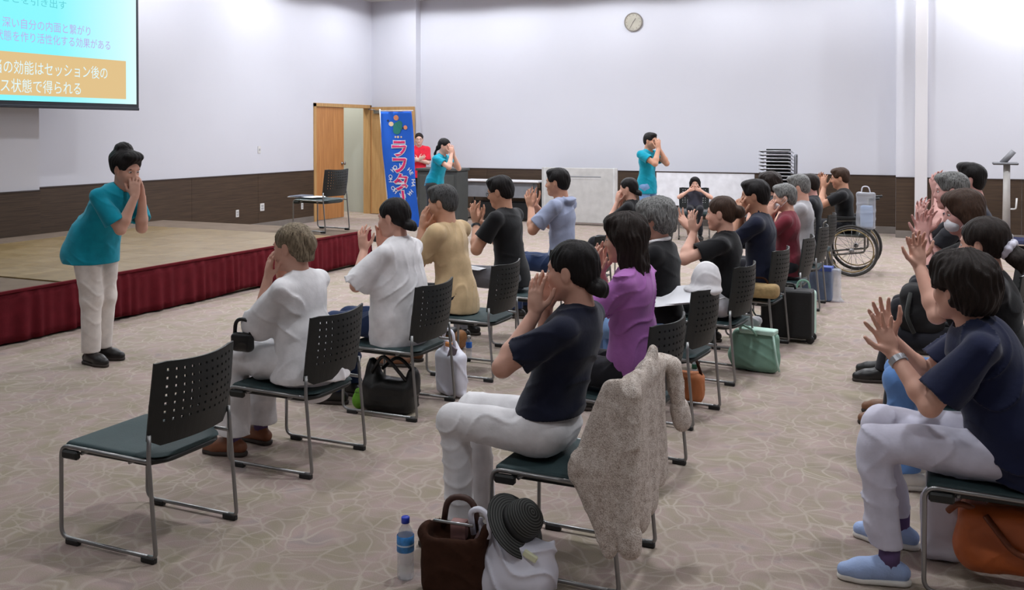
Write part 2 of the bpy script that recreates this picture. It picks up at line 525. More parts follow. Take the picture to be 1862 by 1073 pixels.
# corridor seen through the doorway
CORR = wall_material('corridor_wall', rgb(192, 194, 184))
struct(box('wall_corridor', -12.62, -12.50, 14.2, YB + 0.15, 0, CEIL, CORR))
struct(box('wall_corridor_end', -12.62, XL - 0.15, YB, YB + 0.15, 0, CEIL, CORR))
struct(box('wall_corridor_near', -12.62, XL - 0.15, 14.1, 14.2, 0, CEIL, CORR))
struct(box('baseboard_corridor', -12.50, -12.46, 14.2, YB, 0, 0.12, mat('dark_skirting', rgb(46, 44, 44), 0.6)))
def plate(name, label, cat, loc, rz, w=0.075, h=0.12, holes=1, group=None):
    t = thing(name, label, cat, loc, rz, group)
    box('cover', 0, 0.010, -w/2, w/2, -h/2, h/2, PLATE, t, 0.003)
    for i in range(holes):
        z = (i - (holes - 1) / 2) * 0.045
        box('rocker', 0.010, 0.015, -w*0.26, w*0.26, z - 0.017, z + 0.017, mat('plate_grey', rgb(168, 168, 170), 0.5), t, 0.002)
    return t
plate('light_switch', 'white light switch plate on the white wall above the stage', 'switch', (XL, 13.45, 1.37), 0)
plate('wall_socket', 'pale wall socket low on brown panelling, farthest from the door', 'socket', (XL + 0.018, 12.86, 0.32), 0, 0.075, 0.12, 2)
plate('wall_socket', 'wider white wall socket on brown panelling, middle one of three', 'socket', (XL + 0.018, 13.5, 0.38), 0, 0.11, 0.13, 2)
plate('wall_socket', 'white wall socket on brown panelling beside the orange door', 'socket', (XL + 0.018, 14.63, 0.32), 0, 0.06, 0.12, 2)
plate('light_switch', 'small switch plate on corridor wall seen through the doorway', 'switch', (-12.50, 18.9 if False else 17.0, 0.55), 0, 0.09, 0.13, 1)

# downlights in the ceiling
LENS = emit('lamp_lens', (1.0, 0.98, 0.95), 14.0)
ring_m = mat('lamp_ring', rgb(220, 220, 220), 0.4)
ring_proto = None
for i, (lx, ly, k) in enumerate(LAMPS):
    if ly > YR - 0.5 and lx > XS - 0.4: ly -= 0.6
    t = thing('ceiling_downlight', 'round recessed ceiling downlight glowing white over the hall', 'lamp', (lx, ly, CEIL), 0, 'recessed downlights in the hall ceiling')
    if ring_proto is None:
        ring_proto = lathe('trim_ring', [(0.075, -0.001), (0.095, -0.001), (0.098, -0.008), (0.080, -0.018), (0.075, -0.018)], ring_m, t, 20)
        lens_proto = lathe('lens', [(0, -0.012), (0.05, -0.016), (0.076, -0.010)], LENS, t, 20)
    else:
        for p_ in (ring_proto, lens_proto):
            c = p_.copy(); link(c, t)
    ld = bpy.data.lights.new('downlight_beam', 'SPOT')
    ld.energy = LAMP_W * k * 4.0; ld.color = LAMP_COL; ld.spot_size = R(172 if (ly > 14.9 or lx < -9) else 150 if ly > 12 else 128); ld.spot_blend = 0.15 if (ly > 14.9 or lx < -9) else 0.5 if ly > 12 else 0.9; ld.shadow_soft_size = 0.11
    lo_ = bpy.data.objects.new('downlight_beam', ld); link(lo_, t); lo_.location = (0, 0, -0.03)
cd_ = thing('ceiling_downlight', 'ceiling downlight of the corridor behind the double door', 'lamp', (-11.8, 16.2, CEIL))
c = ring_proto.copy(); link(c, cd_); c = lens_proto.copy(); link(c, cd_)
ld = bpy.data.lights.new('downlight_beam', 'SPOT'); ld.energy = 420; ld.color = (1, 0.98, 0.94); ld.spot_size = R(140); ld.spot_blend = 0.6; ld.shadow_soft_size = 0.1
lo_ = bpy.data.objects.new('downlight_beam', ld); link(lo_, cd_); lo_.location = (0, 0, -0.03)

# ---------------------------------------------------------------- the stage
STZ = 0.43; SX0, SX1, SY0, SY1 = -10.30, -6.82, 2.2, 10.64
STAGEC = mat('stage_carpet', rgb(112, 98, 86), 0.95, 0, 0.1, 6, 0.4, 220, 0.1)
stg = thing('stage', 'low stage with wooden floor and dark red pleated skirt along its front', 'stage', (SX1, SY1, 0))
def rel(o, r): o.matrix_parent_inverse = Matrix.Identity(4); o.location = Vector(o.location) - Vector(r.location); return o
rel(box('deck', SX0, SX1, SY0, SY1, 0.02, STZ - 0.012, STAGEC, stg), stg)
PARQ = wood('parquet', rgb(110, 89, 55), rgb(142, 119, 80), (3.2, 3.2, 1), 2.0, 0.30, 0.05)
PARQ2 = wood('parquet_light', rgb(118, 97, 64), rgb(148, 126, 90), (2.6, 3.6, 1), 2.2, 0.30, 0.05)
py0, py1, px0, px1 = 5.90, 9.80, -9.72, SX1 - 0.012
nx_, ny_ = 5, 7
for i in range(nx_):
    for j in range(ny_):
        a0 = px0 + (px1 - px0) * i / nx_; a1 = px0 + (px1 - px0) * (i + 1) / nx_
        b0 = py0 + (py1 - py0) * j / ny_; b1 = py0 + (py1 - py0) * (j + 1) / ny_
        rel(box('parquet_panel', a0 + .0015, a1 - .0015, b0 + .0015, b1 - .0015, STZ - 0.012, STZ, (PARQ, PARQ2)[(i + j) % 2], stg, 0.001), stg)
# pleated skirt
SKM = mat('burgundy_cloth', rgb(98, 28, 36), 0.9, 0, 0.14, 10, 0.3, 60, 0.1, 0.0)
def skirt(name, p0, p1, nrm, z1, parent):
    p0 = Vector(p0); p1 = Vector(p1); L = (p1 - p0).length; n = int(L / 0.016)
    vs_, fs = [], []; rows = 7
    rnd = random.Random(3); ph = 0.0
    prof = []
    for i in range(n + 1):
        ph += 0.85 + 0.40 * math.sin(i * 0.131) * math.sin(i * 0.077 + 1)
        prof.append(0.5 + 0.5 * math.sin(ph))
    for r_ in range(rows):
        t = r_ / (rows - 1); z = z1 - t * (z1 - 0.012)
        for i in range(n + 1):
            s_ = prof[i] * (0.012 + 0.036 * t) * (0.6 + 0.4 * math.sin(i * 0.21 + 1.3)) + 0.004 * t * math.sin(i * 0.4 + 2 * t)
            p = p0.lerp(p1, i / n) + Vector(nrm) * (0.006 + s_)
            zz = z + (0.030 * max(0, math.sin(i * 0.055) - 0.3) + 0.008 * prof[i] if r_ == rows - 1 else 0)
            vs_.append((p.x, p.y, zz))
    for r_ in range(rows - 1):
        for i in range(n):
            a = r_ * (n + 1) + i
            fs.append((a, a + 1, a + n + 2, a + n + 1))
    o = mesh_obj(name, vs_, fs, SKM, parent, True)
    o.modifiers.new('thickness', 'SOLIDIFY').thickness = 0.003
    return rel(o, stg)
skirt('stage_skirt', (SX1, SY0, 0), (SX1, SY1, 0), (1, 0, 0), STZ - 0.014, stg)
skirt('stage_skirt', (SX1, SY1, 0), (SX0, SY1, 0), (0, 1, 0), STZ - 0.016, stg)
rel(box('hem_band', SX1 - 0.002, SX1 + 0.024, SY0, SY1, STZ - 0.022, STZ + 0.002, SKM, stg, 0.004), stg)

# ---------------------------------------------------------------- projection screen with the slide
KS = 10.0 / 10.38
def scr(y, z): return (y * KS, 1.7 + (z - 1.7) * KS)
scn = thing('projection_screen', 'large projection screen showing a cyan slide with Japanese text', 'screen', (-10.0, 7.6, 1.9))
def sbox(name, x0, x1, y0, y1, z0, z1, m, p=None, bev=0):
    o = box(name, x0, x1, y0 - 7.6, y1 - 7.6, z0 - 1.9, z1 - 1.9, m, p or scn, bev); return o
ye, ze = scr(10.27, 1.985); y0_ = 4.9
SCB = mat('screen_black_border', rgb(38, 42, 52), 0.7)
def slide_material():
    m, nt, b = new_mat('slide_light')
    v = coords(nt, 'Object')
    sx = nt.nodes.new('ShaderNodeSeparateXYZ'); nt.links.new(v, sx.inputs[0])
    rp = ramp(nt, [(0.0, rgb(120, 246, 255)), (0.62, rgb(140, 248, 255)), (0.9, rgb(205, 253, 255)), (1.0, rgb(225, 255, 255))])  # paler towards the right edge: glare on the screen painted into the slide colour
    mr = nt.nodes.new('ShaderNodeMapRange'); mr.inputs[1].default_value = -1.2; mr.inputs[2].default_value = 2.3
    nt.links.new(sx.outputs[1], mr.inputs[0]); nt.links.new(mr.outputs[0], rp.inputs[0])
    nt.links.new(rp.outputs[0], b.inputs['Emission Color']); b.inputs['Emission Strength'].default_value = 1.0
    b.inputs['Base Color'].default_value = (0.02, 0.02, 0.02, 1); b.inputs['Roughness'].default_value = 0.9; b.inputs['Specular IOR Level'].default_value = 0.0
    return m
sbox('border', -0.02, 0.0, y0_, ye, ze, 4.05, SCB, None)
sbox('slide', 0.0, 0.004, y0_ + 0.05, ye - 0.045, ze + 0.075, 4.02, slide_material())
sbox('weight_bar', -0.018, 0.014, y0_, ye, ze - 0.008, ze + 0.028, SCB, None, 0.006)
sbox('housing', -0.09, 0.09, y0_ - 0.1, ye + 0.1, 4.05, CEIL - 0.005, mat('housing_white', rgb(190, 190, 192), 0.5), None, 0.02)
oy1, oz1 = scr(10.035, 2.652); oz0 = scr(0, 2.13)[1]
def screen_emit(name, c, s):
    m = emit(name, c, s); b = m.node_tree.nodes['Principled BSDF']
    b.inputs['Base Color'].default_value = (0.02, 0.02, 0.02, 1); b.inputs['Specular IOR Level'].default_value = 0.0
    return m
sbox('orange_block', 0.004, 0.006, y0_ + 0.35, oy1, oz0, oz1, screen_emit('slide_orange', rgb(226, 194, 138), 1.0))
def text_mesh(name, body, size, m, parent, loc, rot, offset=0.0, align='LEFT', ext=0.0, sx=1.0):
    cu = bpy.data.curves.new(name, 'FONT'); cu.body = body; cu.size = size; cu.offset = offset; cu.align_x = align; cu.extrude = ext
    cu.resolution_u = 3
    tmp = bpy.data.objects.new(name, cu); col.objects.link(tmp)
    bpy.context.view_layer.update()
    dg = bpy.context.evaluated_depsgraph_get()
    me = bpy.data.meshes.new_from_object(tmp.evaluated_get(dg))
    bpy.data.objects.remove(tmp); me.materials.clear(); me.materials.append(m); me.name = name
    o = bpy.data.objects.new(name, me); o.location = loc; o.rotation_euler = rot; o.scale = (sx, 1, 1)
    return link(o, parent)
TW = screen_emit('slide_white_text', rgb(224, 250, 255), 1.0); TP = screen_emit('slide_lilac_text', rgb(190, 172, 236), 1.0); TD = screen_emit('slide_teal_text', rgb(96, 205, 215), 1.0)
ROTS = (R(90), 0, R(90))
def line(txt, yA, yB, zmid, h, m):
    (a, z) = scr(yA, zmid); b_ = scr(yB, 0)[0]
    o = text_mesh('slide_text', txt, h * 1.05, m, scn, (0.009, a - 7.6, z - h * 0.40 - 1.9), ROTS, 0.0)
    w = max(v.co.x for v in o.data.vertices) if len(o.data.vertices) else 1
    o.scale = ((b_ - a) / w, 1, 1)
line('当の効能はセッション後の', 7.98, 9.71, 2.47, 0.165, TW)
line('クス状態で得られる', 7.93, 9.27, 2.245, 0.165, TW)
line('深い自分の内面と繋がり', 8.12, 9.43, 3.005, 0.125, TP)
line('状態を作り活性化する効果がある', 8.02, 9.76, 2.845, 0.125, TP)
line('ことを引き出す', 8.10, 9.05, 3.30, 0.11, TD)

# ---------------------------------------------------------------- wall clock
ck = thing('wall_clock', 'round beige wall clock high on the white back wall', 'clock', (-5.35, YB, 3.68))
CKR = mat('clock_rim', rgb(136, 130, 122), 0.5); CKF = mat('clock_face', rgb(172, 166, 152), 0.6); CKH = mat('clock_hand', rgb(104, 98, 92), 0.5)
lathe('clock_case', [(0, 0), (0.165, 0), (0.175, 0.012), (0.172, 0.04), (0.155, 0.045), (0.150, 0.030)], CKR, ck, 32, None, (R(90), 0, 0))
lathe('clock_face', [(0, 0.030), (0.152, 0.030)], CKF, ck, 32, None, (R(90), 0, 0))
box('hour_hand', -0.006, 0.006, -0.036, -0.033, -0.02, 0.08, CKH, ck, rot=(0, R(35), 0))
box('minute_hand', -0.004, 0.004, -0.038, -0.036, -0.02, 0.115, CKH, ck, rot=(0, R(210), 0))
for i in range(12):
    a = i * PI / 6
    box('hour_mark', -0.004, 0.004, -0.034, -0.032, 0.120, 0.138, CKH, ck, rot=(0, a, 0))
# ---------------------------------------------------------------- stacking chair
CH_SEAT = mat('chair_seat_teal', rgb(44, 62, 64), 0.62, 0, 0.08, 12, 0.25, 180, 0.35)
CH_PLAST = mat('chair_black_plastic', rgb(23, 26, 25), 0.5, 0, 0.06, 20, 0.06, 200)
CH_FRAME = mat('chair_grey_tube', rgb(146, 146, 146), 0.34, 0.85, 0.05, 10)
def backrest_mesh():
    bm = bmesh.new()
    nc, nr = 11, 7
    us = [-1.0, -0.96]; vs_ = [0.0, 0.05, 0.2]
    for i in range(nc):
        c = -0.76 + 1.52 * i / (nc - 1); us += [c - 0.024, c + 0.024]
    us += [0.96, 1.0]
    for j in range(nr):
        c = 0.30 + 0.60 * j / (nr - 1); vs_ += [c - 0.016, c + 0.016]
    vs_ += [0.96, 1.0]
    def pt(u, v):
        rc = 0.035                      # rounded corners
        w = 0.238 - 0.012 * abs(v - 0.5)
        z = 0.452 + 0.328 * v + 0.020 * (u * u) * (v - 0.35)
        if abs(u) > 0.95: z = 0.452 + 0.02 + 0.328 * v * 0.90 if v < 0.5 else z - 0.008
        x = -0.268 - 0.040 * v + 0.055 * u * u - 0.018 * math.sin(v * PI) * (1 - u * u)
        return (x, u * w, z)
    g = [[bm.verts.new(pt(u, v)) for u in us] for v in vs_]
    for j in range(len(vs_) - 1):
        for i in range(len(us) - 1):
            hole = (i >= 2 and (i - 2) % 2 == 0 and i < 2 + 2 * nc) and (j >= 3 and (j - 3) % 2 == 0 and j < 3 + 2 * nr)
            if hole: continue
            bm.faces.new((g[j][i], g[j][i+1], g[j+1][i+1], g[j+1][i]))
    bmesh.ops.recalc_face_normals(bm, faces=bm.faces[:])
    bmesh.ops.solidify(bm, geom=bm.faces[:], thickness=0.011)
    return bm
def make_chair():
    t = empty('stacking_chair')
    sd = SDF(); sd.u(rbox((0.045, 0, 0.398), (0.200, 0.224, 0.017), 0.015), 0.01)
    sd.u(fcone((-0.10, -0.055, 0.396), (-0.10, 0.055, 0.396), 0.168, 0.168, (0, 0, 1), 10.0), 0.02)
    sd.sub(ell((-0.02, 0, 0.440), (0.24, 0.25, 0.036)), 0.02)
    sdf_obj('seat', sd, (-.29, -.25, .36), (.28, .25, .44), 0.009, CH_SEAT, t)
    sh = SDF(); sh.u(rbox((0.0, 0, 0.374), (0.19, 0.20, 0.014), 0.012), 0.01); sh.u(fcone((-0.14, -0.10, 0.378), (-0.14, 0.10, 0.378), 0.105, 0.105, (0, 0, 1), 4.2), 0.02)
    sdf_obj('seat_shell', sh, (-.27, -.24, .33), (.22, .24, .42), 0.012, CH_PLAST, t)
    bm_obj('backrest', backrest_mesh(), CH_PLAST, t)
    first = None
    for y in (-0.236, 0.236):
        bm = bmesh.new()
        add_tube(bm, round_path([(-0.258, y, 0.022), (0.252, y, 0.022), (0.250, y, 0.402), (-0.225, y * 0.985, 0.394)], 0.045), 0.0085, 8)
        add_tube(bm, round_path([(-0.22, y, 0.0225), (-0.262, y, 0.024), (-0.226, y, 0.41), (-0.224, y * 0.975, 0.50)], 0.03), 0.0085, 8)
        bm_obj('side_frame', bm, CH_FRAME, t, True)
        bm = bmesh.new(); add_box(bm, 0.150, 0.238, y - 0.014, y + 0.014, 0.352, 0.388, 0.008); bm_obj('corner_bracket', bm, CH_PLAST, t)
        for x in (-0.225, 0.185):
            bm = bmesh.new(); add_box(bm, x - 0.035, x + 0.035, y - 0.012, y + 0.012, 0.0, 0.024, 0.004); bm_obj('glide', bm, BLACKP, t)
    for x in (-0.12, 0.14): tube('cross_tube', [(x, -0.232, 0.380), (x, 0.232, 0.380)], 0.008, CH_FRAME, t)
    return t
CHAIR0 = make_chair(); CHAIR_USED = [False]
def chair(x, y, label, yaw=180.0, z=0.0, group='stacking chairs with perforated backs'):
    if not CHAIR_USED[0]: o = CHAIR0; CHAIR_USED[0] = True
    else: o = copy_tree(CHAIR0)
    o.location = (x, y, z); o.rotation_euler = (0, 0, R(yaw))
    return tag(o, label, 'chair', group)
chair(-3.10, 3.12, 'empty black chair with teal seat in the left foreground')
chair(-3.10, 4.14, 'black chair of the woman in the long white dress')
chair(-3.10, 5.16, 'black chair of the woman in the sheer white blouse with ponytail')
chair(-3.08, 6.15, 'black chair behind the man in the beige shirt')
chair(-3.06, 7.15, 'black chair behind the man in black polo shirt and glasses')
chair(-3.05, 8.15, 'black chair behind the man in the grey-blue shirt')
chair(-3.02, 10.1, 'black chair of the woman in black near the light grey panel')
chair(-1.36, 3.60, 'black chair with the knitted cardigan hung over its back')
chair(-1.51, 4.64, 'black chair of the person in the purple shirt', yaw=175)
chair(-1.57, 5.69, 'black chair with a white hat and papers on its back', yaw=174)
chair(-1.55, 6.75, 'black chair of the woman in black with pinned-up hair', yaw=174)
chair(-1.47, 7.75, 'black chair of the man in navy beside the black case', yaw=175)
chair(-1.40, 8.72, 'black chair of the grey-haired person in maroon')
chair(-1.40, 9.75, 'black chair of the grey-haired person in pale grey')
chair(-1.48, 11.2, 'black chair of the dark-haired person next to the wheelchair')
chair(0.16, 4.08, 'black chair of the woman in navy shirt and white trousers at right')
chair(0.20, 5.08, 'black chair of the woman with white scrunchie')
chair(0.20, 6.10, 'black chair of the woman wearing a white mask')
chair(0.14, 7.10, 'black chair of the grey-haired person near the white post')
chair(0.20, 8.12, 'farthest black chair of the row on the right')
chair(-7.28, 10.22, 'black chair with papers on its seat standing on the stage', z=STZ, yaw=176)
chair(-3.72, 15.15, 'black chair of the child in front of the whiteboard', yaw=-76)

# ---------------------------------------------------------------- nobori banner
BLUE = mat('banner_blue', rgb(44, 104, 214), 0.75, 0, 0.06, 3, 0.2, 30, 0.2)
BX, BY, BT = -7.80, 12.9, 1.99
bn = thing('standing_banner', 'tall blue standing banner with pink Japanese lettering', 'banner', (BX, BY, 0), R(8))
def bpos(u, z):           # slightly leaning, rippling cloth
    return (u + (BT - z) * 0.075 - 0.0, 0.030 * math.sin(z * 4.0 + u * 5) + 0.015 * math.sin(u * 14 + z), z)
nu, nz_ = 10, 40; vv, ff = [], []
for j in range(nz_ + 1):
    for i in range(nu + 1):
        vv.append(bpos(-0.255 + 0.51 * i / nu, 0.22 + (BT - 0.22) * j / nz_))
for j in range(nz_):
    for i in range(nu):
        a = j * (nu + 1) + i; ff.append((a, a + 1, a + nu + 2, a + nu + 1))
cl = mesh_obj('banner_cloth', vv, ff, BLUE, bn, True); cl.modifiers.new('thickness', 'SOLIDIFY').thickness = 0.003
tube('banner_pole', [(-0.10, 0.03, 0.0), (-0.285, 0.035, BT + 0.04)], 0.011, PLATE, bn)
tube('cross_bar', [(-0.29, 0.035, BT + 0.012), (0.27, 0.03, BT + 0.012)], 0.008, PLATE, bn)
bm = bmesh.new(); add_box(bm, -0.30, 0.12, -0.2, 0.24, 0, 0.09, 0.03, 3); bm_obj('base_tank', bm, BLACKP, bn)
PINK = mat('banner_pink', rgb(226, 44, 112), 0.7); BWH = mat('banner_white', rgb(226, 232, 244), 0.7)
def wrap(o, dy):
    """lay a flat lettering mesh on the rippling cloth"""
    for v in o.data.vertices:
        c = v.co; v.co = Vector(bpos(c.x, c.y)) + Vector((0, -dy + 0 * c.z, 0))
    o.data.update()
def blet(txt, u, z, size, m, dy, off=0.0, rot=0.0, nm='banner_letter'):
    o = text_mesh(nm, txt, size, m, cl, (0, 0, 0), (0, 0, 0), off, 'CENTER')
    me = o.data
    ys = [v.co.y for v in me.vertices]
    if not ys: return
    mid = (max(ys) + min(ys)) / 2; cr, sr = math.cos(rot), math.sin(rot)
    for v in me.vertices:
        x, y = v.co.x, v.co.y - mid
        v.co = Vector((u + x * cr - y * sr, z + x * sr + y * cr, 0))
    wrap(o, dy)
for ch, z in (('ラ', 1.42), ('フ', 1.165), ('タ', 0.91), ('ー', 0.66)):
    if ch == 'ー':
        blet(ch, 0.015, z, 0.28, BWH, 0.008, 0.018, R(90)); blet(ch, 0.015, z, 0.28, PINK, 0.012, 0.006, R(90))
    else:
        blet(ch, 0.015, z, 0.285, BWH, 0.008, 0.018); blet(ch, 0.015, z, 0.285, PINK, 0.012, 0.007)
ring = 'HO HO HE HE HA HA HA HO '
for i, ch in enumerate(ring):
    if ch == ' ': continue
    a = R(180) - i * 2 * PI / len(ring)
    blet(ch, 0.03 + 0.195 * math.cos(a), 0.93 + 0.235 * math.sin(a), 0.085, BWH, 0.006, 0.002, a - PI / 2)
# emblem: a green head of leaves with orange and pink blossoms
def blob(u, z, r, m, n=14, dy=0.007):
    vs2 = [(u, z, 0)] + [(u + r * math.cos(2*PI*k/n), z + r * math.sin(2*PI*k/n), 0) for k in range(n)]
    o = mesh_obj('banner_emblem', vs2, [(0, 1 + k, 1 + (k + 1) % n) for k in range(n)], m, cl); wrap(o, dy)
GRN = mat('emblem_green', rgb(40, 130, 120), 0.7); ORG = mat('emblem_orange', rgb(232, 150, 110), 0.7); YEL = mat('emblem_cream', rgb(232, 206, 170), 0.7); DKB = mat('emblem_dark', rgb(26, 50, 90), 0.7)
for u, z, r_, m in ((0.0, 1.755, 0.075, GRN), (-0.015, 1.70, 0.060, GRN), (0.03, 1.80, 0.05, GRN), (-0.02, 1.895, 0.042, ORG), (-0.10, 1.80, 0.036, YEL), (0.13, 1.745, 0.034, ORG), (-0.145, 1.85, 0.016, DKB), (0.085, 1.735, 0.018, DKB), (0.0, 1.60, 0.018, YEL), (0.05, 1.60, 0.014, YEL), (-0.04, 1.60, 0.014, YEL)):
    blob(u, z, r_, m)

# ---------------------------------------------------------------- furniture along the back wall
GREYP = mat('panel_light_grey', rgb(196, 194, 192), 0.6)
MIDG = mat('panel_blue_grey', rgb(138, 140, 146), 0.6); DKG = mat('lectern_dark_grey', rgb(66, 68, 66), 0.6); TOPW = mat('table_white', rgb(222, 220, 222), 0.45)
tb = thing('folding_table', 'long white folding table with grey modesty panel against the wall', 'table', (-7.75, 16.72, 0))
box('table_top', -0.80, 0.80, -0.22, 0.22, 0.735, 0.765, TOPW, tb, 0.006)
box('modesty_panel', -0.74, 0.74, -0.14, -0.125, 0.44, 0.72, MIDG, tb, 0.004)
for x in (-0.70, 0.70):
    tube('leg', round_path([(x, -0.20, 0.735), (x, -0.16, 0.03), (x, 0.18, 0.03), (x, 0.15, 0.735)], 0.03), 0.014, BLACKP, tb)
box('shelf', -0.68, 0.68, -0.08, 0.16, 0.60, 0.615, BLACKP, tb, 0.003)
box('stored_box', -0.66, 0.62, -0.05, 0.14, 0.03, 0.36, BLACKP, tb, 0.02)
pn = thing('partition_panel', 'wide light grey partition panel standing on feet by the back wall', 'partition', (-6.12, 16.42, 0))
box('board', -0.72, 0.72, -0.02, 0.02, 0.05, 1.03, GREYP, pn, 0.012, 2)
box('grip_slot', -0.22, 0.42, -0.024, -0.018, 0.865, 0.880, MIDG, pn); box('grip_slot', -0.22, 0.42, -0.024, -0.018, 0.835, 0.842, TOPW, pn)
for x in (-0.66, 0.66):
    box('frame_post', x - 0.018, x + 0.018, -0.026, 0.026, 0.04, 1.035, mat('panel_edge', rgb(206, 206, 206), 0.5), pn, 0.008)
    box('foot', x - 0.025, x + 0.025, -0.24, 0.24, 0.0, 0.04, MIDG, pn, 0.012)
wb = thing('whiteboard', 'low white board with thin dark frame behind the seated child', 'whiteboard', (-3.90, 16.55, 0))
box('board', -0.83, 0.86, -0.012, 0.012, 0.40, 0.975, mat('board_white', rgb(236, 236, 242), 0.35), wb, 0.004)
box('top_rail', -0.84, 0.87, -0.018, 0.018, 0.970, 0.990, CAPM, wb, 0.003); box('bottom_rail', -0.84, 0.87, -0.03, 0.018, 0.375, 0.402, CAPM, wb, 0.003)
box('lower_panel', -0.80, 0.80, 0.0, 0.02, 0.24, 0.375, MIDG, wb, 0.003)
for x in (-0.78, 0.80):
    tube('leg', [(x, 0.0, 0.38), (x, 0.0, 0.05)], 0.016, BLACKP, wb); box('foot', x - 0.025, x + 0.025, -0.25, 0.25, 0.0, 0.05, BLACKP, wb, 0.015)
lc = thing('lectern', 'dark grey lectern cabinet beside the banner', 'lectern', (-8.24, 15.2, 0))
box('body', -0.40, 0.40, -0.20, 0.22, 0.09, 0.99, DKG, lc, 0.01); box('plinth', -0.38, 0.38, -0.19, 0.20, 0.0, 0.09, BLACKP, lc, 0.01)
box('top', -0.42, 0.42, -0.23, 0.25, 0.99, 1.035, DKG, lc, 0.012, 2); box('front_panel', -0.34, 0.34, -0.212, -0.20, 0.16, 0.92, mat('lectern_panel', rgb(74, 76, 73), 0.55), lc, 0.006)
# stacked chairs on a trolley (only the top of the stack shows over the heads)
STK = mat('stack_grey', rgb(128, 130, 136), 0.4, 0.3)
trl = thing('chair_trolley', 'grey trolley carrying the stack of chairs by the back wall', 'trolley', (-2.66, 16.4, 0))
box('platform', -0.27, 0.27, -0.25, 0.25, 0.10, 0.14, STK, trl, 0.01)
for x in (-0.24, 0.24):
    for y in (-0.22, 0.22): lathe('caster', [(0, -.02), (.045, -.02), (.05, 0), (.045, .02), (0, .02)], BLACKP, trl, 12, (x, y, 0.05), (0, R(90), 0))
tube('push_handle', round_path([(0.30, -0.1, 0.12), (0.31, -0.1, 1.30), (0.31, 0.12, 1.30), (0.30, 0.12, 0.12)], 0.04), 0.014, STK, trl)
def stack_chair():
    t = empty('stacked_chair')
    box('seat', -0.225, 0.225, -0.22, 0.20, 0.0, 0.016, CH_PLAST, t, 0.006)
    bm = bmesh.new()
    add_tube(bm, round_path([(-0.245, 0.2, -0.02), (-0.245, -0.235, 0.022), (0.245, -0.235, 0.022), (0.245, 0.2, -0.02)], 0.05), 0.010, 6)
    bm_obj('frame', bm, mat('stack_tube', rgb(186, 188, 194), 0.3, 0.6), t, True)
    box('lower_back', -0.20, 0.20, 0.20, 0.225, -0.005, 0.045, CH_PLAST, t, 0.006)
    return t
sc0 = stack_chair()
for k in range(18):
    o = sc0 if k == 0 else copy_tree(sc0)
    o.location = (-2.66, 16.4, 0.36 + 0.058 * k)
    tag(o, 'black stacking chair with grey frame in the tall stack by the wall', 'chair', 'chairs stacked on the trolley')
    if k == 17: o['label'] = 'topmost chair of the stack by the back wall'
box('support', -0.2, 0.2, -0.2, 0.2, 0.14, 0.35, BLACKP, trl, 0.01)
# monitor stand and wooden pole at the right edge
ms = thing('equipment_stand', 'grey pole stand with tilted handle and wheeled blue-grey base', 'stand', (0.70, 15.9, 0))
box('base', -0.16, 0.42, -0.25, 0.25, 0.07, 0.13, mat('stand_base', rgb(52, 58, 92), 0.5), ms, 0.02, 2)
for x in (-0.12, 0.38):
    for y in (-0.2, 0.2): lathe('caster', [(0, -.018), (.034, -.018), (.038, 0), (.034, .018), (0, .018)], BLACKP, ms, 12, (x, y, 0.036), (0, R(90), 0))
tube('pole', [(0, 0, 0.12), (0, 0, 1.20)], [0.055, 0.045], mat('stand_pole', rgb(176, 172, 168), 0.4), ms, 14)
box('collar', -0.09, 0.09, -0.09, 0.09, 0.12, 0.20, GREYP, ms, 0.02)
box('tray', -0.19, 0.15, -0.13, 0.13, 1.20, 1.235, mat('tray_grey', rgb(92, 92, 96), 0.5), ms, 0.012)
tube('handle', [(-0.06, 0, 1.22), (0.09, 0, 1.40)], [0.045, 0.040], mat('handle_grey', rgb(120, 120, 124), 0.5), ms, 12)
tube('hook', round_path([(0.05, -0.04, 0.56), (0.12, -0.05, 0.56), (0.13, -0.05, 0.72)], 0.03), 0.012, PLATE, ms)
wp = thing('wooden_pole', 'tan wooden board leaning beside the grey pole stand', 'board', (0.92, 15.9, 0))
box('board', -0.045, 0.045, -0.02, 0.02, 0, 1.02, TANWOOD, wp, 0.006, rot=(0, R(9), 0), loc=(0.07, -0.30, 0.008))
box('end_cap', -0.05, 0.05, -0.026, 0.026, 1.0, 1.06, ORANGEWOOD, wp, 0.01, rot=(0, R(9), 0), loc=(0.07, -0.30, 0.008))

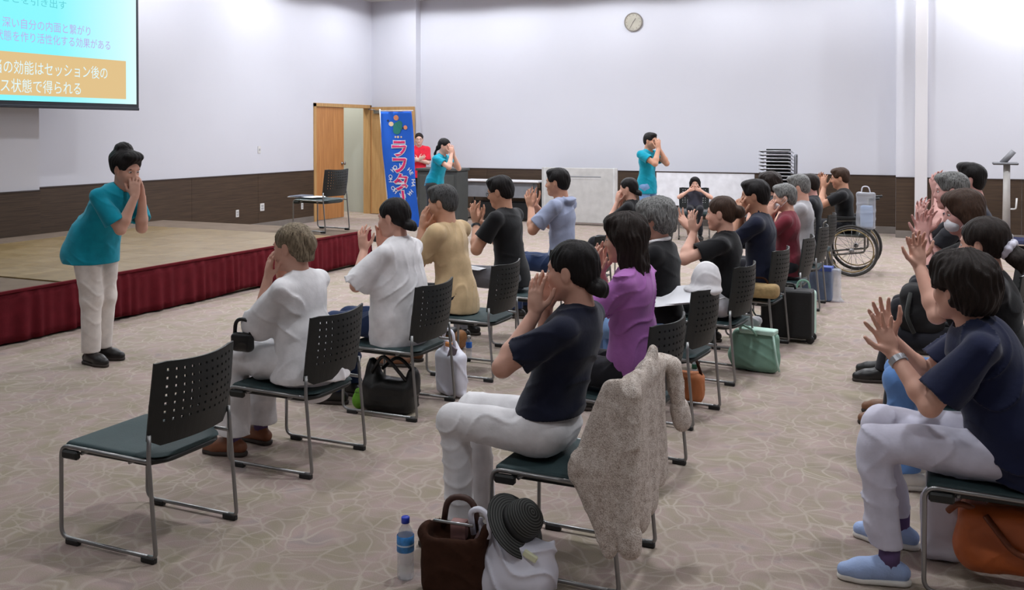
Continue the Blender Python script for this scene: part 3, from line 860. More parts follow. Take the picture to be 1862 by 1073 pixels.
# ---------------------------------------------------------------- wheelchair
wc = thing('wheelchair', 'folding wheelchair with large spoked wheels at the end of the row', 'wheelchair', (-1.14, 12.25, 0), R(180))
TYRE = mat('tyre_grey', rgb(66, 64, 62), 0.75); WCF = mat('wheelchair_frame', rgb(120, 118, 112), 0.35, 0.8); WCS = mat('wheelchair_cloth', rgb(48, 52, 48), 0.85, bmp=0.3)
GOLD = mat('handrim', rgb(150, 132, 96), 0.35, 0.7)
for y in (-0.29, 0.29):
    whl = empty('wheel'); whl.parent = wc; whl.location = (-0.06, y, 0.30)
    def ringt(r_, rad, m, nm, yy=0.0, seg=40):
        return tube(nm, [(r_ * math.cos(2*PI*k/seg), yy, r_ * math.sin(2*PI*k/seg)) for k in range(seg)], rad, m, whl, 8, True)
    ringt(0.288, 0.0125, TYRE, 'tyre'); ringt(0.268, 0.008, STEEL, 'rim'); ringt(0.245, 0.008, GOLD, 'handrim', (0.035 if y > 0 else -0.035))
    lathe('hub', [(0, -.04), (.025, -.04), (.03, 0), (.025, .04), (0, .04)], STEEL, whl, 12, None, (R(90), 0, 0))
    bm = bmesh.new()
    for k in range(16):
        a = 2*PI*k/16; add_tube(bm, [(0, 0.015 * (-1)**k, 0), (0.268 * math.cos(a), 0, 0.268 * math.sin(a))], 0.0022, 5)
    bm_obj('spokes', bm, STEEL, whl, True)
    s_ = -1 if y < 0 else 1
    yy = y - s_ * 0.06
    tube('side_frame', round_path([(-0.24, yy, 0.92), (-0.20, yy, 0.45), (-0.20, yy, 0.28), (0.26, yy, 0.22), (0.26, yy, 0.62), (-0.20, yy, 0.66)], 0.04), 0.012, WCF, wc)
    tube('push_handle', [(-0.24, yy, 0.90), (-0.36, yy, 0.91)], 0.016, BLACKP, wc)
    tube('seat_rail', [(-0.20, yy, 0.46), (0.28, yy, 0.47)], 0.012, WCF, wc)
    box('armrest', -0.16, 0.16, yy - 0.025, yy + 0.025, 0.655, 0.69, BLACKP, wc, 0.012, 2)
    tube('caster_fork', [(0.26, yy, 0.24), (0.24, yy, 0.075)], 0.010, WCF, wc)
    lathe('caster_wheel', [(0, -.015), (.06, -.015), (.072, 0), (.06, .015), (0, .015)], TYRE, wc, 18, (0.24, yy, 0.073), (R(90), 0, 0))
    tube('footrest_tube', [(0.27, yy, 0.45), (0.42, yy * 0.8, 0.14)], 0.010, WCF, wc)
    box('footplate', 0.36, 0.50, yy * 0.8 - 0.07, yy * 0.8 + 0.07, 0.11, 0.125, BLACKP, wc, 0.005)
box('seat_sling', -0.20, 0.24, -0.22, 0.22, 0.455, 0.480, WCS, wc, 0.01)
bm = bmesh.new()
pv = [[(-0.215 - 0.03 * (1 - (i / 4 - 1) ** 2) - 0.03 * j / 4, -0.23 + 0.46 * i / 8, 0.50 + 0.38 * j / 4) for i in range(9)] for j in range(5)]
gg = [[bm.verts.new(p) for p in r_] for r_ in pv]
for j in range(4):
    for i in range(8): bm.faces.new((gg[j][i], gg[j][i+1], gg[j+1][i+1], gg[j+1][i]))
bmesh.ops.solidify(bm, geom=bm.faces[:], thickness=0.012)
bm_obj('back_sling', bm, WCS, wc, True)
# ---------------------------------------------------------------- people
def rotm(yaw=0.0, pitch=0.0, roll=0.0):
    """columns: forward, left, up; pitch > 0 looks down"""
    m = Matrix.Rotation(yaw, 3, 'Z') @ Matrix.Rotation(pitch, 3, 'Y') @ Matrix.Rotation(roll, 3, 'X')
    return np.array(m, dtype=f32)
EYE_W = mat('eye_white', rgb(225, 220, 215), 0.25, var=0.02)
EYE_D = mat('eye_iris', rgb(30, 20, 16), 0.2, var=0.02)
LIP = mat('lip', rgb(176, 96, 92), 0.45, var=0.05)
def _ellmesh(name, r, m, seg=10, rings=6):
    prof = [(math.sin(PI * i / rings), -math.cos(PI * i / rings)) for i in range(rings + 1)]
    bm = bmesh.new(); add_lathe(bm, prof, seg)
    for v in bm.verts: v.co = Vector((v.co.x * r[0], v.co.y * r[1], v.co.z * r[2]))
    bmesh.ops.recalc_face_normals(bm, faces=bm.faces[:])
    me = bpy.data.meshes.new(name); bm.to_mesh(me); bm.free()
    me.polygons.foreach_set('use_smooth', [True] * len(me.polygons)); me.materials.append(m)
    return me
EYE_ME = _ellmesh('eye', (0.0085, 0.014, 0.0068), EYE_W)
IRIS_ME = _ellmesh('iris', (0.004, 0.0058, 0.0058), EYE_D)
LIP_ME = _ellmesh('mouth', (0.007, 0.023, 0.0078), LIP)
BROW_MES = {}
def inst(name, me, parent, H, hR, p, hs, roll=0.0):
    o = bpy.data.objects.new(name, me)
    M = np.eye(4); M[:3, :3] = (hR @ np.array(Matrix.Rotation(roll, 3, 'X'))) * hs; M[:3, 3] = H + hR @ (np.asarray(p) * hs)
    o.matrix_local = Matrix(M.tolist())
    link(o, parent); o.matrix_local = Matrix(M.tolist())
    return o

def elbow(S, W, l1, l2, hint):
    d = W - S; L = float(np.linalg.norm(d)); u = d / L
    L = min(L, (l1 + l2) * 0.999)
    a = (l1*l1 - l2*l2 + L*L) / (2 * L)
    h = math.sqrt(max(1e-6, l1*l1 - a*a))
    hv = np.asarray(hint, f32); hv = hv - u * float(hv @ u); hv = unit(hv)
    return S + u * a + hv * h

def hand_prims(sd, W, d, n, side, curl=0.25, spread=0.25, s=1.0, thumb=0.6):
    d = unit(d); n = np.asarray(n, f32); n = unit(n - d * float(n @ d))
    t = np.cross(n, d) if side > 0 else np.cross(d, n)
    offs = (0.029, 0.010, -0.009, -0.027)
    lens = (0.071, 0.079, 0.073, 0.057)
    blen = (0.088, 0.092, 0.088, 0.080)
    K = 0.008 * s
    sd.u(fcone(W, W + d * 0.045 * s, 0.026 * s, 0.032 * s, n, 1.7), 0.012)
    for o, L, bl in zip(offs, lens, blen):
        b0 = W + (d * 0.022 + t * o * 0.75) * s
        b1 = W + (d * bl + t * o) * s
        sd.u(cone(b0, b1, 0.0135 * s, 0.0108 * s), 0.014)
        ang = spread * o / 0.028
        dd = d * math.cos(ang) + t * math.sin(ang)
        p = b1; c = curl
        for fr, ra, rb in ((0.44, .0094, .0085), (0.31, .0086, .0078), (0.25, .0079, .0064)):
            dv = dd * math.cos(c) + n * math.sin(c)
            q = p + dv * L * fr * s
            sd.u(cone(p, q, ra * s, rb * s), 0.004)
            p = q; c += curl * 1.25 + 0.05
    tb = W + (d * 0.022 + t * 0.020 + n * 0.006) * s
    t1 = tb + unit(t * (0.55 + thumb * 0.5) + d * 0.75 + n * 0.35) * 0.046 * s
    t2 = t1 + unit(t * (0.2 + thumb * 0.5) + d * 1.0 + n * 0.25) * 0.034 * s
    t3 = t2 + unit(t * (0.05 + thumb * 0.4) + d * 1.0 + n * 0.15) * 0.026 * s
    sd.u(cone(tb, t1, 0.0155 * s, 0.0112 * s), 0.012)
    sd.u(cone(t1, t2, 0.0108 * s, 0.0096 * s), 0.004)
    sd.u(cone(t2, t3, 0.0096 * s, 0.0072 * s), 0.004)

def head_prims(sd, H, M, s, male, NB):
    T = lambda x, y, z: H + M @ (A(x, y, z) * s)
    E = lambda c, r, k=0.02: sd.u(ell(T(*c), A(*r) * s, M), k * s)
    C = lambda a, b, ra, rb, k=0.012: sd.u(cone(T(*a), T(*b), ra * s, rb * s), k * s)
    E((-0.014, 0, 0.032), (0.095, 0.076, 0.084), 0.01)
    E((0.022, 0, -0.030), (0.064, 0.062, 0.082), 0.03)
    w = 0.040 if male else 0.036
    for y in (-1, 1):
        C((0.000, y * 0.052, -0.050), (0.056, y * 0.014, -0.094), 0.020, 0.017, 0.03)
        E((0.052, y * 0.036, -0.028), (0.028, 0.027, 0.030), 0.025)
    E((0.066, 0, -0.095), (0.022, 0.026, 0.018), 0.022)
    C((0.070, -0.034, 0.021), (0.070, 0.034, 0.021), 0.013, 0.013, 0.02)
    C((0.083, 0, 0.010), (0.100, 0, -0.026), 0.0075, 0.0115, 0.014)
    E((0.093, 0.0, -0.032), (0.012, 0.018, 0.009), 0.010)
    E((0.080, 0, -0.062), (0.014, 0.026, 0.016), 0.014)
    for y in (-1, 1):
        sd.sub(ell(T(0.094, y * 0.032, 0.001), A(0.017, 0.019, 0.012) * s, M), 0.012 * s)
        E((-0.006, y * 0.076, -0.008), (0.020, 0.010, 0.033), 0.008)
        sd.sub(ell(T(0.002, y * 0.089, -0.004), A(0.011, 0.007, 0.018) * s, M), 0.005 * s)
    r = 0.060 if male else 0.050
    sd.u(cone(T(-0.022, 0, -0.045), NB, r * s, (r + 0.004) * s), 0.025)

def hair_prims(sd, H, M, s, style):
    T = lambda x, y, z: H + M @ (A(x, y, z) * s)
    U = lambda c, r, k=0.02: sd.u(ell(T(*c), A(*r) * s, M), k * s)
    S = lambda c, r, k=0.008: sd.sub(ell(T(*c), A(*r) * s, M), k * s)
    C = lambda a, b, ra, rb, k=0.02: sd.u(cone(T(*a), T(*b), ra * s, rb * s), k * s)
    kind = style
    if kind in ('short', 'crop', 'thin'):
        g = 0.0 if kind == 'short' else -0.005
        U((-0.017, 0, 0.036), (0.106 + g, 0.088 + g, 0.093 + g))
        U((-0.052, 0, -0.020), (0.060, 0.070, 0.070), 0.03)
        U((0.045, 0, 0.092), (0.045, 0.062, 0.030), 0.025)
        S((0.126, 0, -0.034), (0.080, 0.11, 0.117), 0.010)
        for y in (-1, 1):
            S((0.035, y * 0.09, -0.065), (0.050, 0.045, 0.080)); S((-0.004, y * 0.092, -0.012), (0.022, 0.026, 0.036))
        S((-0.05, 0, -0.145), (0.12, 0.12, 0.075))
    elif kind == 'fluffy':
        U((-0.024, 0, 0.036), (0.126, 0.108, 0.108))
        U((-0.066, 0, -0.030), (0.070, 0.092, 0.084), 0.03)
        U((0.045, 0, 0.088), (0.052, 0.074, 0.042), 0.03)
        for y in (-1, 1): U((0.000, y * 0.070, 0.005), (0.055, 0.028, 0.062), 0.02)
        S((0.132, 0, -0.036), (0.080, 0.12, 0.114), 0.010)
        for y in (-1, 1):
            S((0.045, y * 0.09, -0.070), (0.048, 0.055, 0.078)); S((-0.002, y * 0.100, -0.022), (0.018, 0.024, 0.030))
        S((-0.05, 0, -0.165), (0.13, 0.13, 0.075))
    elif kind in ('bob', 'long'):
        low = -0.115 if kind == 'bob' else -0.175
        U((-0.017, 0, 0.036), (0.116, 0.099, 0.100))
        U((0.045, 0, 0.088), (0.048, 0.070, 0.036), 0.03)
        for y in (-1, 1):
            C((0.000, y * 0.066, 0.010), (-0.012, y * 0.078, low + 0.03), 0.038, 0.030, 0.03)
            C((-0.05, y * 0.045, 0.000), (-0.066, y * 0.055, low), 0.056, 0.036, 0.03)
        C((-0.06, 0, 0.0), (-0.078, 0, low), 0.050, 0.032, 0.03)
        S((0.134, 0, -0.045), (0.090, 0.088, 0.130), 0.012)
        for y in (-1, 1): S((0.088, y * 0.080, -0.070), (0.050, 0.05, 0.090))
    else:      # tied back: bun, pony, updo, low_pony
        U((-0.016, 0, 0.035), (0.103, 0.084, 0.090))
        U((-0.055, 0, -0.010), (0.055, 0.066, 0.062), 0.03)
        S((0.124, 0, -0.036), (0.078, 0.12, 0.122), 0.010)
        for y in (-1, 1):
            S((0.040, y * 0.09, -0.065), (0.050, 0.045, 0.078)); S((-0.004, y * 0.090, -0.012), (0.022, 0.024, 0.036))
        S((-0.04, 0, -0.150), (0.12, 0.12, 0.080))
        if kind == 'bun':
            U((-0.128, 0, 0.006), (0.042, 0.046, 0.046), 0.012)
        elif kind == 'high_bun':
            U((-0.030, 0, 0.045), (0.118, 0.098, 0.094), 0.02); U((-0.070, 0.006, 0.120), (0.060, 0.066, 0.050), 0.012); U((0.045, 0.0, 0.104), (0.060, 0.074, 0.036), 0.02)
            U((-0.09, 0.03, 0.075), (0.04, 0.04, 0.035), 0.015)
        elif kind == 'low_bun':
            U((-0.108, 0, -0.070), (0.046, 0.050, 0.044), 0.012)
            C((-0.10, 0, -0.09), (-0.112, 0.016, -0.165), 0.034, 0.024, 0.02)
        elif kind == 'low_pony':
            U((-0.110, 0, -0.040), (0.034, 0.034, 0.034), 0.012)
            C((-0.115, 0, -0.055), (-0.132, 0.015, -0.155), 0.030, 0.040, 0.015)
            C((-0.132, 0.015, -0.155), (-0.125, 0.03, -0.235), 0.038, 0.014, 0.02)
        elif kind == 'side_pony':
            U((-0.030, 0, 0.040), (0.104, 0.092, 0.092), 0.02)
            U((-0.112, 0, -0.025), (0.030, 0.030, 0.030), 0.012)
            C((-0.122, 0, -0.030), (-0.150, 0.0, -0.080), 0.036, 0.050, 0.015)
            C((-0.150, 0.0, -0.080), (-0.140, 0.0, -0.150), 0.048, 0.018, 0.02)
        elif kind == 'twist':
            U((-0.100, 0, 0.010), (0.040, 0.036, 0.055), 0.02)
            U((-0.070, 0, -0.055), (0.045, 0.055, 0.045), 0.02)

def strands(H, M, s, amp=0.0022):
    def f(P):
        q = ((P - H) @ M) / s
        a = np.arctan2(q[..., 1], q[..., 0] + 0.02)
        w = np.sin(a * 26 + 2.0 * np.sin(q[..., 2] * 40) + 1.2 * np.sin(q[..., 0] * 55))
        w2 = np.sin(q[..., 1] * 190 + 3 * np.sin(q[..., 0] * 33 + q[..., 2] * 21))
        w3 = np.sin(q[..., 2] * 60 + 2 * np.sin(a * 5))
        return (amp * s * (0.55 * w + 0.4 * w2 + 0.5 * w3)).astype(f32)
    return f

MOUTH = dict(w=(0.115, 0.075, -0.165), d=(-0.10, -0.06, 1.0), n=(-0.55, -0.83, 0.0), curl=0.18, spread=0.18, hint=(-0.25, 0.75, -1.0))
def P_(**k):
    d = dict(MOUTH); d.update(k); return d

def person(label, pelvis, head, yaw=180.0, floor_z=0.0, seat=0.42, stand=False, s=1.0, wide=1.0, male=False,
           hyaw=0.0, hpitch=8.0, hroll=0.0, hs=1.0, hl=None, hr=None, skin='skin', hair='short', haircol='hair_black',
           top='shirt', topmat=None, sleeve=0.62, loose=1.0, hem=0.0, hemtilt=0.15, neck=None, collar=None, slv_r=1.0,
           legs='trousers', legmat=None, leg_r=1.0, flare=1.0, knee=(0.43, 0.085), ankle=(0.40, 0.10), kneel=None, kneer=None, anklel=None, ankler=None,
           shoemat=None, solemat=None, vox=0.006, seed=1.0, feet=True, foldamp=1.0, sock=None, hem_leg=0.085, bodyskip=False):
    """pelvis: (x, y, z) world of the hip centre; head: (x, y, z) world of the head centre; yaw: facing direction in degrees"""
    rz = R(yaw)
    if neck is None: neck = 0.066 if male else 0.056
    root = thing('person', label, 'person', (pelvis[0], pelvis[1], floor_z), rz)
    Rw = np.array(Matrix.Rotation(-rz, 3, 'Z'), dtype=f32)
    base = A(pelvis[0], pelvis[1], floor_z)
    toL = lambda p: Rw @ (np.asarray(p, f32) - base)
    P0 = toL(pelvis); H = toL(head)
    skinm = SKINS[skin]; hm = HAIRS[haircol]
    hR = rotm(R(hyaw), R(hpitch), R(hroll))
    hsz = hs * s
    NB = H + A(-0.040, 0, -0.130) * s                       # base of the neck
    sp = NB - P0; L = float(np.linalg.norm(sp)); up = sp / L
    left = A(0, 1, 0); fw = unit(np.cross(left, up))
    hw = 0.172 * s * wide * (1.10 if male else 1.0)          # shoulder half width
    SL = NB - up * 0.072 * s + left * hw - fw * 0.005; SR = NB - up * 0.072 * s - left * hw - fw * 0.005
    waist = P0 + up * L * 0.38 + fw * 0.0; chest = P0 + up * L * 0.70
    l1, l2 = 0.275 * s, 0.245 * s
    arms = []
    for side, Sh, spec in ((1, SL, hl), (-1, SR, hr)):
        sp_ = P_() if spec is None else spec
        m = A(1, side, 1)
        if 'wl' in sp_: W = A(*sp_['wl'])
        else: W = H + A(*sp_['w']) * m * s
        dW = W - Sh; Lw = float(np.linalg.norm(dW))
        k = max(1.0, Lw / ((l1 + l2) * 0.98))
        E = elbow(Sh, W, l1 * k, l2 * k, A(*sp_['hint']) * m)
        arms.append((side, Sh, E, W, A(*sp_['d']) * m, A(*sp_['n']) * m, sp_))
    # body
    sd = SDF()
    kk = 0.86
    sd.u(fcone(P0, waist, 0.125 * s * wide, 0.105 * s * wide, fw, 1.35), 0.03)
    sd.u(fcone(waist, chest, 0.105 * s * wide, 0.125 * s * wide, fw, 1.4), 0.03)
    sd.u(fcone(chest - left * 0.05, chest + left * 0.05, 0.105 * s, 0.105 * s, fw, 1.2), 0.03)
    sd.u(cone(SL - left * 0.04, SR + left * 0.04, 0.040 * s, 0.040 * s), 0.04)
    sd.u(cone(NB - up * 0.03, NB + left * 0.09 - up * 0.075, 0.046 * s, 0.034 * s), 0.03); sd.u(cone(NB - up * 0.03, NB - left * 0.09 - up * 0.075, 0.046 * s, 0.034 * s), 0.03)
    head_prims(sd, H, hR, hsz, male, NB)
    am = 1.12 if male else 1.0
    for side, Sh, E, W, d, n, sp_ in arms:
        sd.u(cone(Sh, E, 0.040 * s * am, 0.037 * s * am), 0.02)
        mid = E + (W - E) * 0.28
        sd.u(cone(E, mid, 0.036 * s * am, 0.039 * s * am), 0.02)
        sd.u(cone(mid, W, 0.039 * s * am, 0.0255 * s * am), 0.02)
        hand_prims(sd, W, d, n, side, sp_['curl'], sp_['spread'], s * (1.04 if male else 0.98), sp_.get('thumb', 0.6))
    pts = [P0, H, SL, SR] + [a[2] for a in arms] + [a[3] for a in arms] + [a[3] + unit(a[4]) * 0.1 for a in arms]
    lo = np.min(pts, 0) - 0.17; hi = np.max(pts, 0) + 0.17
    sdf_obj('body', sd, lo, hi, vox, skinm, root)
    # face
    for y in (-1, 1):
        e = inst('eye', EYE_ME, root, H, hR, (0.0765, y * 0.031, 0.0015), hsz)
        ir = bpy.data.objects.new('iris', IRIS_ME); link(ir, e); ir.location = (0.0065, 0, 0)
        inst('eyebrow', brow_mesh(haircol), root, H, hR, (0.0815, y * 0.032, 0.0235), hsz, roll=-y * 0.12)
    inst('mouth', LIP_ME, root, H, hR, (0.0885, 0, -0.063), hsz)
    # hair
    hd = SDF(); hair_prims(hd, H, hR, hsz, hair); hd.disp = strands(H, hR, hsz, 0.0026 if hair not in ('fluffy', 'long') else 0.0046); hd.dmax = 0.006
    ext = 0.30 if hair in ('long', 'low_pony', 'side_pony', 'low_bun', 'bob') else 0.19
    sdf_obj('hair', hd, H - A(ext, .16, ext) * hsz, H + A(.17, .16, .19) * hsz, max(0.0042, vox * 0.85), hm, root)
    # upper garment
    g = SDF(); lw = loose
    t0 = 0.138 * s * wide * lw; t1 = (0.120 + 0.02 * min(1.0, max(0.0, (lw - 1.1) * 4))) * s * wide * lw; t2 = 0.142 * s * wide * (0.5 + 0.5 * lw)
    hemz = P0[2] + hem
    flat = 1.28
    g.u(fcone(P0 - up * 0.10, P0 + up * 0.03, t0 * 1.10, t0 * 1.06, fw, flat), 0.03)
    if stand: g.u(fcone(P0 + up * 0.04, P0 + A(0.0, 0, -0.22 * s), t0 * 1.05, t0 * 1.10, (1, 0, 0), 1.2), 0.04)
    g.u(fcone(P0, waist, t0, t1, fw, flat), 0.04)
    g.u(fcone(waist, chest, t1, t2, fw, 1.36), 0.04)
    g.u(fcone(chest - left * 0.055 * s, chest + left * 0.055 * s, 0.118 * s, 0.118 * s, fw, 1.18), 0.05)
    g.u(cone(SL - left * 0.03 * s, SR + left * 0.03 * s, 0.053 * s, 0.053 * s), 0.05)
    g.u(cone(NB - up * 0.042 * s, SL - left * 0.03 * s, 0.062 * s, 0.050 * s), 0.04); g.u(cone(NB - up * 0.042 * s, SR + left * 0.03 * s, 0.062 * s, 0.050 * s), 0.04)
    for side, Sh, E, W, d, n, sp_ in arms:
        if sleeve <= 1.0:
            q = Sh + (E - Sh) * sleeve
            rr = (0.062 * am * slv_r) * s
            g.u((lambda P, c=cone(Sh, q + (E - Sh) * 0.15, (0.056 + 0.010 * max(0.0, foldamp - 1.0)) * am * s, rr * 1.05), pl=plane(q, E - Sh): np.maximum(c(P), pl(P))), 0.02)
            g.sub((lambda P, c=cone(Sh, q + (E - Sh) * 0.3, 0.044 * am * s, max(0.043 * am * s, rr * 0.76)), pl=plane(q - (E - Sh) * 0.14, Sh - E), p2=plane(q + unit(E - Sh) * 0.012, E - Sh): np.maximum(np.maximum(c(P), pl(P)), p2(P))), 0.004)
        else:
            q = E + (W - E) * (sleeve - 1.0)
            rr = 0.060 * am * slv_r * s
            g.u(cone(Sh, E, (0.055 + 0.011 * max(0.0, foldamp - 1.0)) * am * s, rr * 0.92), 0.02)
            g.u((lambda P, c=cone(E, q + (W - E) * 0.15, rr * 0.92, rr * 0.86), pl=plane(q, W - E): np.maximum(c(P), pl(P))), 0.02)
            g.sub((lambda P, c=cone(E, q + (W - E) * 0.3, rr * 0.62, rr * 0.64), pl=plane(q - (W - E) * 0.10, E - W), p2=plane(q + unit(W - E) * 0.012, W - E): np.maximum(np.maximum(c(P), pl(P)), p2(P))), 0.004)
    g.sub(cone(NB - up * 0.025 + fw * 0.012, H, neck * s, neck * s * 0.9), 0.008)
    if collar == 'stand':
        g.u((lambda P, c=cone(NB - up * 0.04, NB + up * 0.05 + fw * 0.01, 0.070 * s, 0.064 * s), p1=plane(NB + up * 0.036, up + fw * -0.25), c2=cone(NB - up * 0.05, NB + up * 0.15, 0.057 * s, 0.057 * s): np.maximum(np.maximum(c(P), p1(P)), -c2(P))), 0.006)
    elif collar == 'hood':
        g.u(ell(NB - fw * 0.075 - up * 0.035, A(0.055, 0.105, 0.05) * s, np.stack([fw, left, up], 1)), 0.02)
    if hem is not None:
        nrm = unit(A(0.0, 0, -1) + fw * (hemtilt if not stand else 0.0))
        g.cut(plane(A(P0[0], P0[1], hemz), nrm), 0.006)
    if top == 'tunic':                      # wide hanging lower part over the lap and seat
        g.u((lambda P, c=fcone(P0 + up * 0.10, P0 + A(-0.02, 0, -0.075) * s, 0.150 * s * lw, 0.200 * s * lw, fw, 1.1), pl=plane(A(0, 0, P0[2] - 0.10), (0, 0, -1)): np.maximum(c(P), pl(P))), 0.03)
    g.disp = folds(0.0085 * foldamp, 15.0, seed); g.dmax = 0.02
    pts = [P0 - up * 0.10, H, SL, SR] + [a[2] for a in arms] + ([a[3] for a in arms] if sleeve > 1 else [])
    e = 0.22 * lw
    lo = np.min(pts, 0) - e; hi = np.max(pts, 0) + e; hi[2] = NB[2] + 0.12; lo[2] = min(lo[2], P0[2] - 0.16 + min(0.0, hem or 0.0))
    sdf_obj(top, g, lo, hi, max(vox, 0.0055) * 1.1, topmat, root)
    # legs
    lg = SDF(); r0 = 0.088 * s * leg_r * (0.5 + 0.5 * wide); r1 = 0.070 * s * leg_r; r2 = 0.064 * s * leg_r; r3 = 0.055 * s * leg_r * flare
    lg.u(fcone(P0 - left * 0.055 * s + A(0, 0, -.01), P0 + left * 0.055 * s + A(0, 0, -.01), 0.118 * s * wide, 0.118 * s * wide, (0, 0, 1), 1.06), 0.03)
    lg.u(fcone(P0, P0 + up * 0.13 * s, 0.125 * s * wide, 0.112 * s * wide, fw, 1.3), 0.03)
    feet_pos = []
    lop = [P0 + A(-.18, -.2, -.14), P0 + A(.18, .2, .24)]
    for side in (1, -1):
        Hp = P0 + A(0.02, side * 0.085 * s, -0.02)
        kn = (kneel if side > 0 else kneer) or None; an = (anklel if side > 0 else ankler) or None
        if stand:
            K = A(*kn) if kn else P0 * A(1, 1, 0) + A(0.025, side * 0.085, 0.47 * s)
            N = A(*an) if an else P0 * A(1, 1, 0) + A(-0.01, side * 0.09, 0.075)
        else:
            K = A(*kn) if kn else A(knee[0] * s, side * knee[1], P0[2] - 0.02)
            N = A(*an) if an else A(ankle[0] * s, side * ankle[1], 0.085)
        lg.u(cone(Hp, K, r0, r1), 0.03)
        cut_z = hem_leg
        lg.u((lambda P, c=cone(K, N + A(0, 0, -0.05), r2, r3), pl=plane(A(0, 0, cut_z), (0, 0, -1)): np.maximum(c(P), pl(P))), 0.025)
        lop += [K - .13, K + .13, N - .13 * max(1, flare), N + .13 * max(1, flare)]
        feet_pos.append((side, N))
    lg.disp = folds(0.0070 * foldamp, 17.0, seed + 2.3, (0.8, 0.2, 0.7)); lg.dmax = 0.016
    lo = np.min(lop, 0); hi = np.max(lop, 0); lo[2] = hem_leg - 0.03
    sdf_obj(legs, lg, lo, hi, max(vox, 0.006) * 1.15, legmat, root)
    if feet:
        for side, N in feet_pos:
            fd = unit(A(1.0, side * 0.18, 0))
            hz = N * A(1, 1, 0)
            if sock:
                tube('sock', [tuple(N + A(0, 0, -0.03)), tuple(N + A(-.004, 0, 0.06))], [0.040 * s, 0.038 * s], sock, root, 12)
            sh = SDF()
            heel = hz - fd * 0.045 * s + A(0, 0, 0.045); toe = hz + fd * 0.155 * s + A(0, 0, 0.034)
            ball = hz + fd * 0.10 * s + A(0, 0, 0.040)
            sh.u(cone(heel, ball, 0.034 * s, 0.040 * s), 0.02)
            sh.u(cone(ball, toe, 0.040 * s, 0.030 * s), 0.02)
            sh.u(cone(N * A(1, 1, 0) + A(0, 0, 0.075), ball, 0.038 * s, 0.034 * s), 0.025)
            sh.cut(plane((0, 0, 0.016), (0, 0, -1)))
            so = sdf_obj('shoe', sh, np.minimum(heel, toe) - .07, np.maximum(heel, toe) + .09, 0.0075, shoemat, root)
            sl = SDF()
            sl.u(cone(heel * A(1, 1, 0) + A(0, 0, .012), ball * A(1, 1, 0) + A(0, 0, .012), 0.037 * s, 0.044 * s), 0.01)
            sl.u(cone(ball * A(1, 1, 0) + A(0, 0, .012), toe * A(1, 1, 0) + A(0, 0, .012), 0.044 * s, 0.031 * s), 0.01)
            sl.cut(plane((0, 0, 0.024), (0, 0, 1))); sl.cut(plane((0, 0, 0.001), (0, 0, -1)))
            sdf_obj('sole', sl, np.minimum(heel, toe) * A(1, 1, 0) - A(.07, .07, .01), np.maximum(heel, toe) * A(1, 1, 0) + A(.07, .07, .04), 0.0075, solemat or SOLE, so)
    root['_dbg'] = 0
    del root['_dbg']
    return root, dict(H=H, hR=hR, hs=hsz, NB=NB, up=up, fw=fw, left=left, P0=P0, arms=arms, s=s)

def brow_mesh(hc):
    if hc not in BROW_MES:
        BROW_MES[hc] = _ellmesh('eyebrow', (0.004, 0.018, 0.0036), HAIRS[hc], 8, 4)
    return BROW_MES[hc]
SOLE = mat('shoe_sole', rgb(60, 52, 48), 0.8)
SKINS = {'skin': skin_mat('skin', rgb(220, 174, 154)), 'tan': skin_mat('skin_tan', rgb(204, 156, 130)), 'pale': skin_mat('skin_pale', rgb(228, 190, 174)), 'pink': skin_mat('skin_pink', rgb(226, 176, 168))}
HAIRS = {'hair_black': hair_mat('hair_black', rgb(26, 22, 22)), 'hair_dark': hair_mat('hair_dark', rgb(38, 29, 25)),
         'hair_brown': hair_mat('hair_brown', rgb(66, 47, 36)), 'hair_ash': hair_mat('hair_ash', rgb(96, 82, 66), rgb(160, 144, 120)),
         'hair_grey': hair_mat('hair_grey', rgb(64, 62, 60), rgb(150, 150, 148)), 'hair_white': hair_mat('hair_white', rgb(120, 120, 122), rgb(200, 200, 204)),
         'hair_salt': hair_mat('hair_salt', rgb(38, 36, 36), rgb(96, 96, 96))}
# ---------------------------------------------------------------- the people, row by row
TEAL = cloth('teal_tshirt', rgb(14, 148, 172)); OFFW = cloth('offwhite_cotton', rgb(222, 214, 208)); WHITEC = cloth('white_cotton', rgb(232, 230, 232))
NAVY = cloth('navy_cotton', rgb(24, 28, 48)); BLACKC = cloth('black_cotton', rgb(22, 22, 25)); PURP = cloth('purple_cotton', rgb(166, 104, 172)); BEIGE = cloth('beige_cotton', rgb(206, 178, 138))
GBLUE = cloth('greyblue_cotton', rgb(152, 160, 186)); MAROON = cloth('maroon_cotton', rgb(118, 44, 56)); PALEG = cloth('palegrey_cotton', rgb(172, 170, 174)); RED = cloth('red_cotton', rgb(222, 42, 62))
JEAN = cloth('jeans_blue', rgb(98, 138, 196)); DJEAN = cloth('jeans_dark', rgb(40, 56, 92)); LJEAN = cloth('jeans_pale', rgb(120, 152, 196)); DKPANT = cloth('dark_trousers', rgb(34, 34, 40)); GREYPANT = cloth('grey_trousers', rgb(112, 112, 118)); LILACW = cloth('lilac_white', rgb(206, 204, 220)); NAVY2 = cloth('navy_bright', rgb(24, 30, 58))
CHARC = cloth('charcoal_trousers', rgb(58, 60, 58)); KGREY = cloth('child_grey', rgb(74, 74, 86))
SH_BLK = mat('shoe_black', rgb(28, 26, 26), 0.4); SH_BRN = mat('shoe_brown', rgb(120, 80, 54), 0.5); SH_WHT = mat('shoe_white', rgb(222, 220, 216), 0.5); SH_BLU = mat('shoe_paleblue', rgb(158, 180, 222), 0.6, 0, 0.08, 20, 0.3, 120); SH_PLUM = mat('shoe_plum', rgb(58, 40, 62), 0.6)
SOLEW = mat('sole_white', rgb(226, 222, 214), 0.6); PURPS = mat('sock_purple', rgb(92, 72, 112), 0.9)
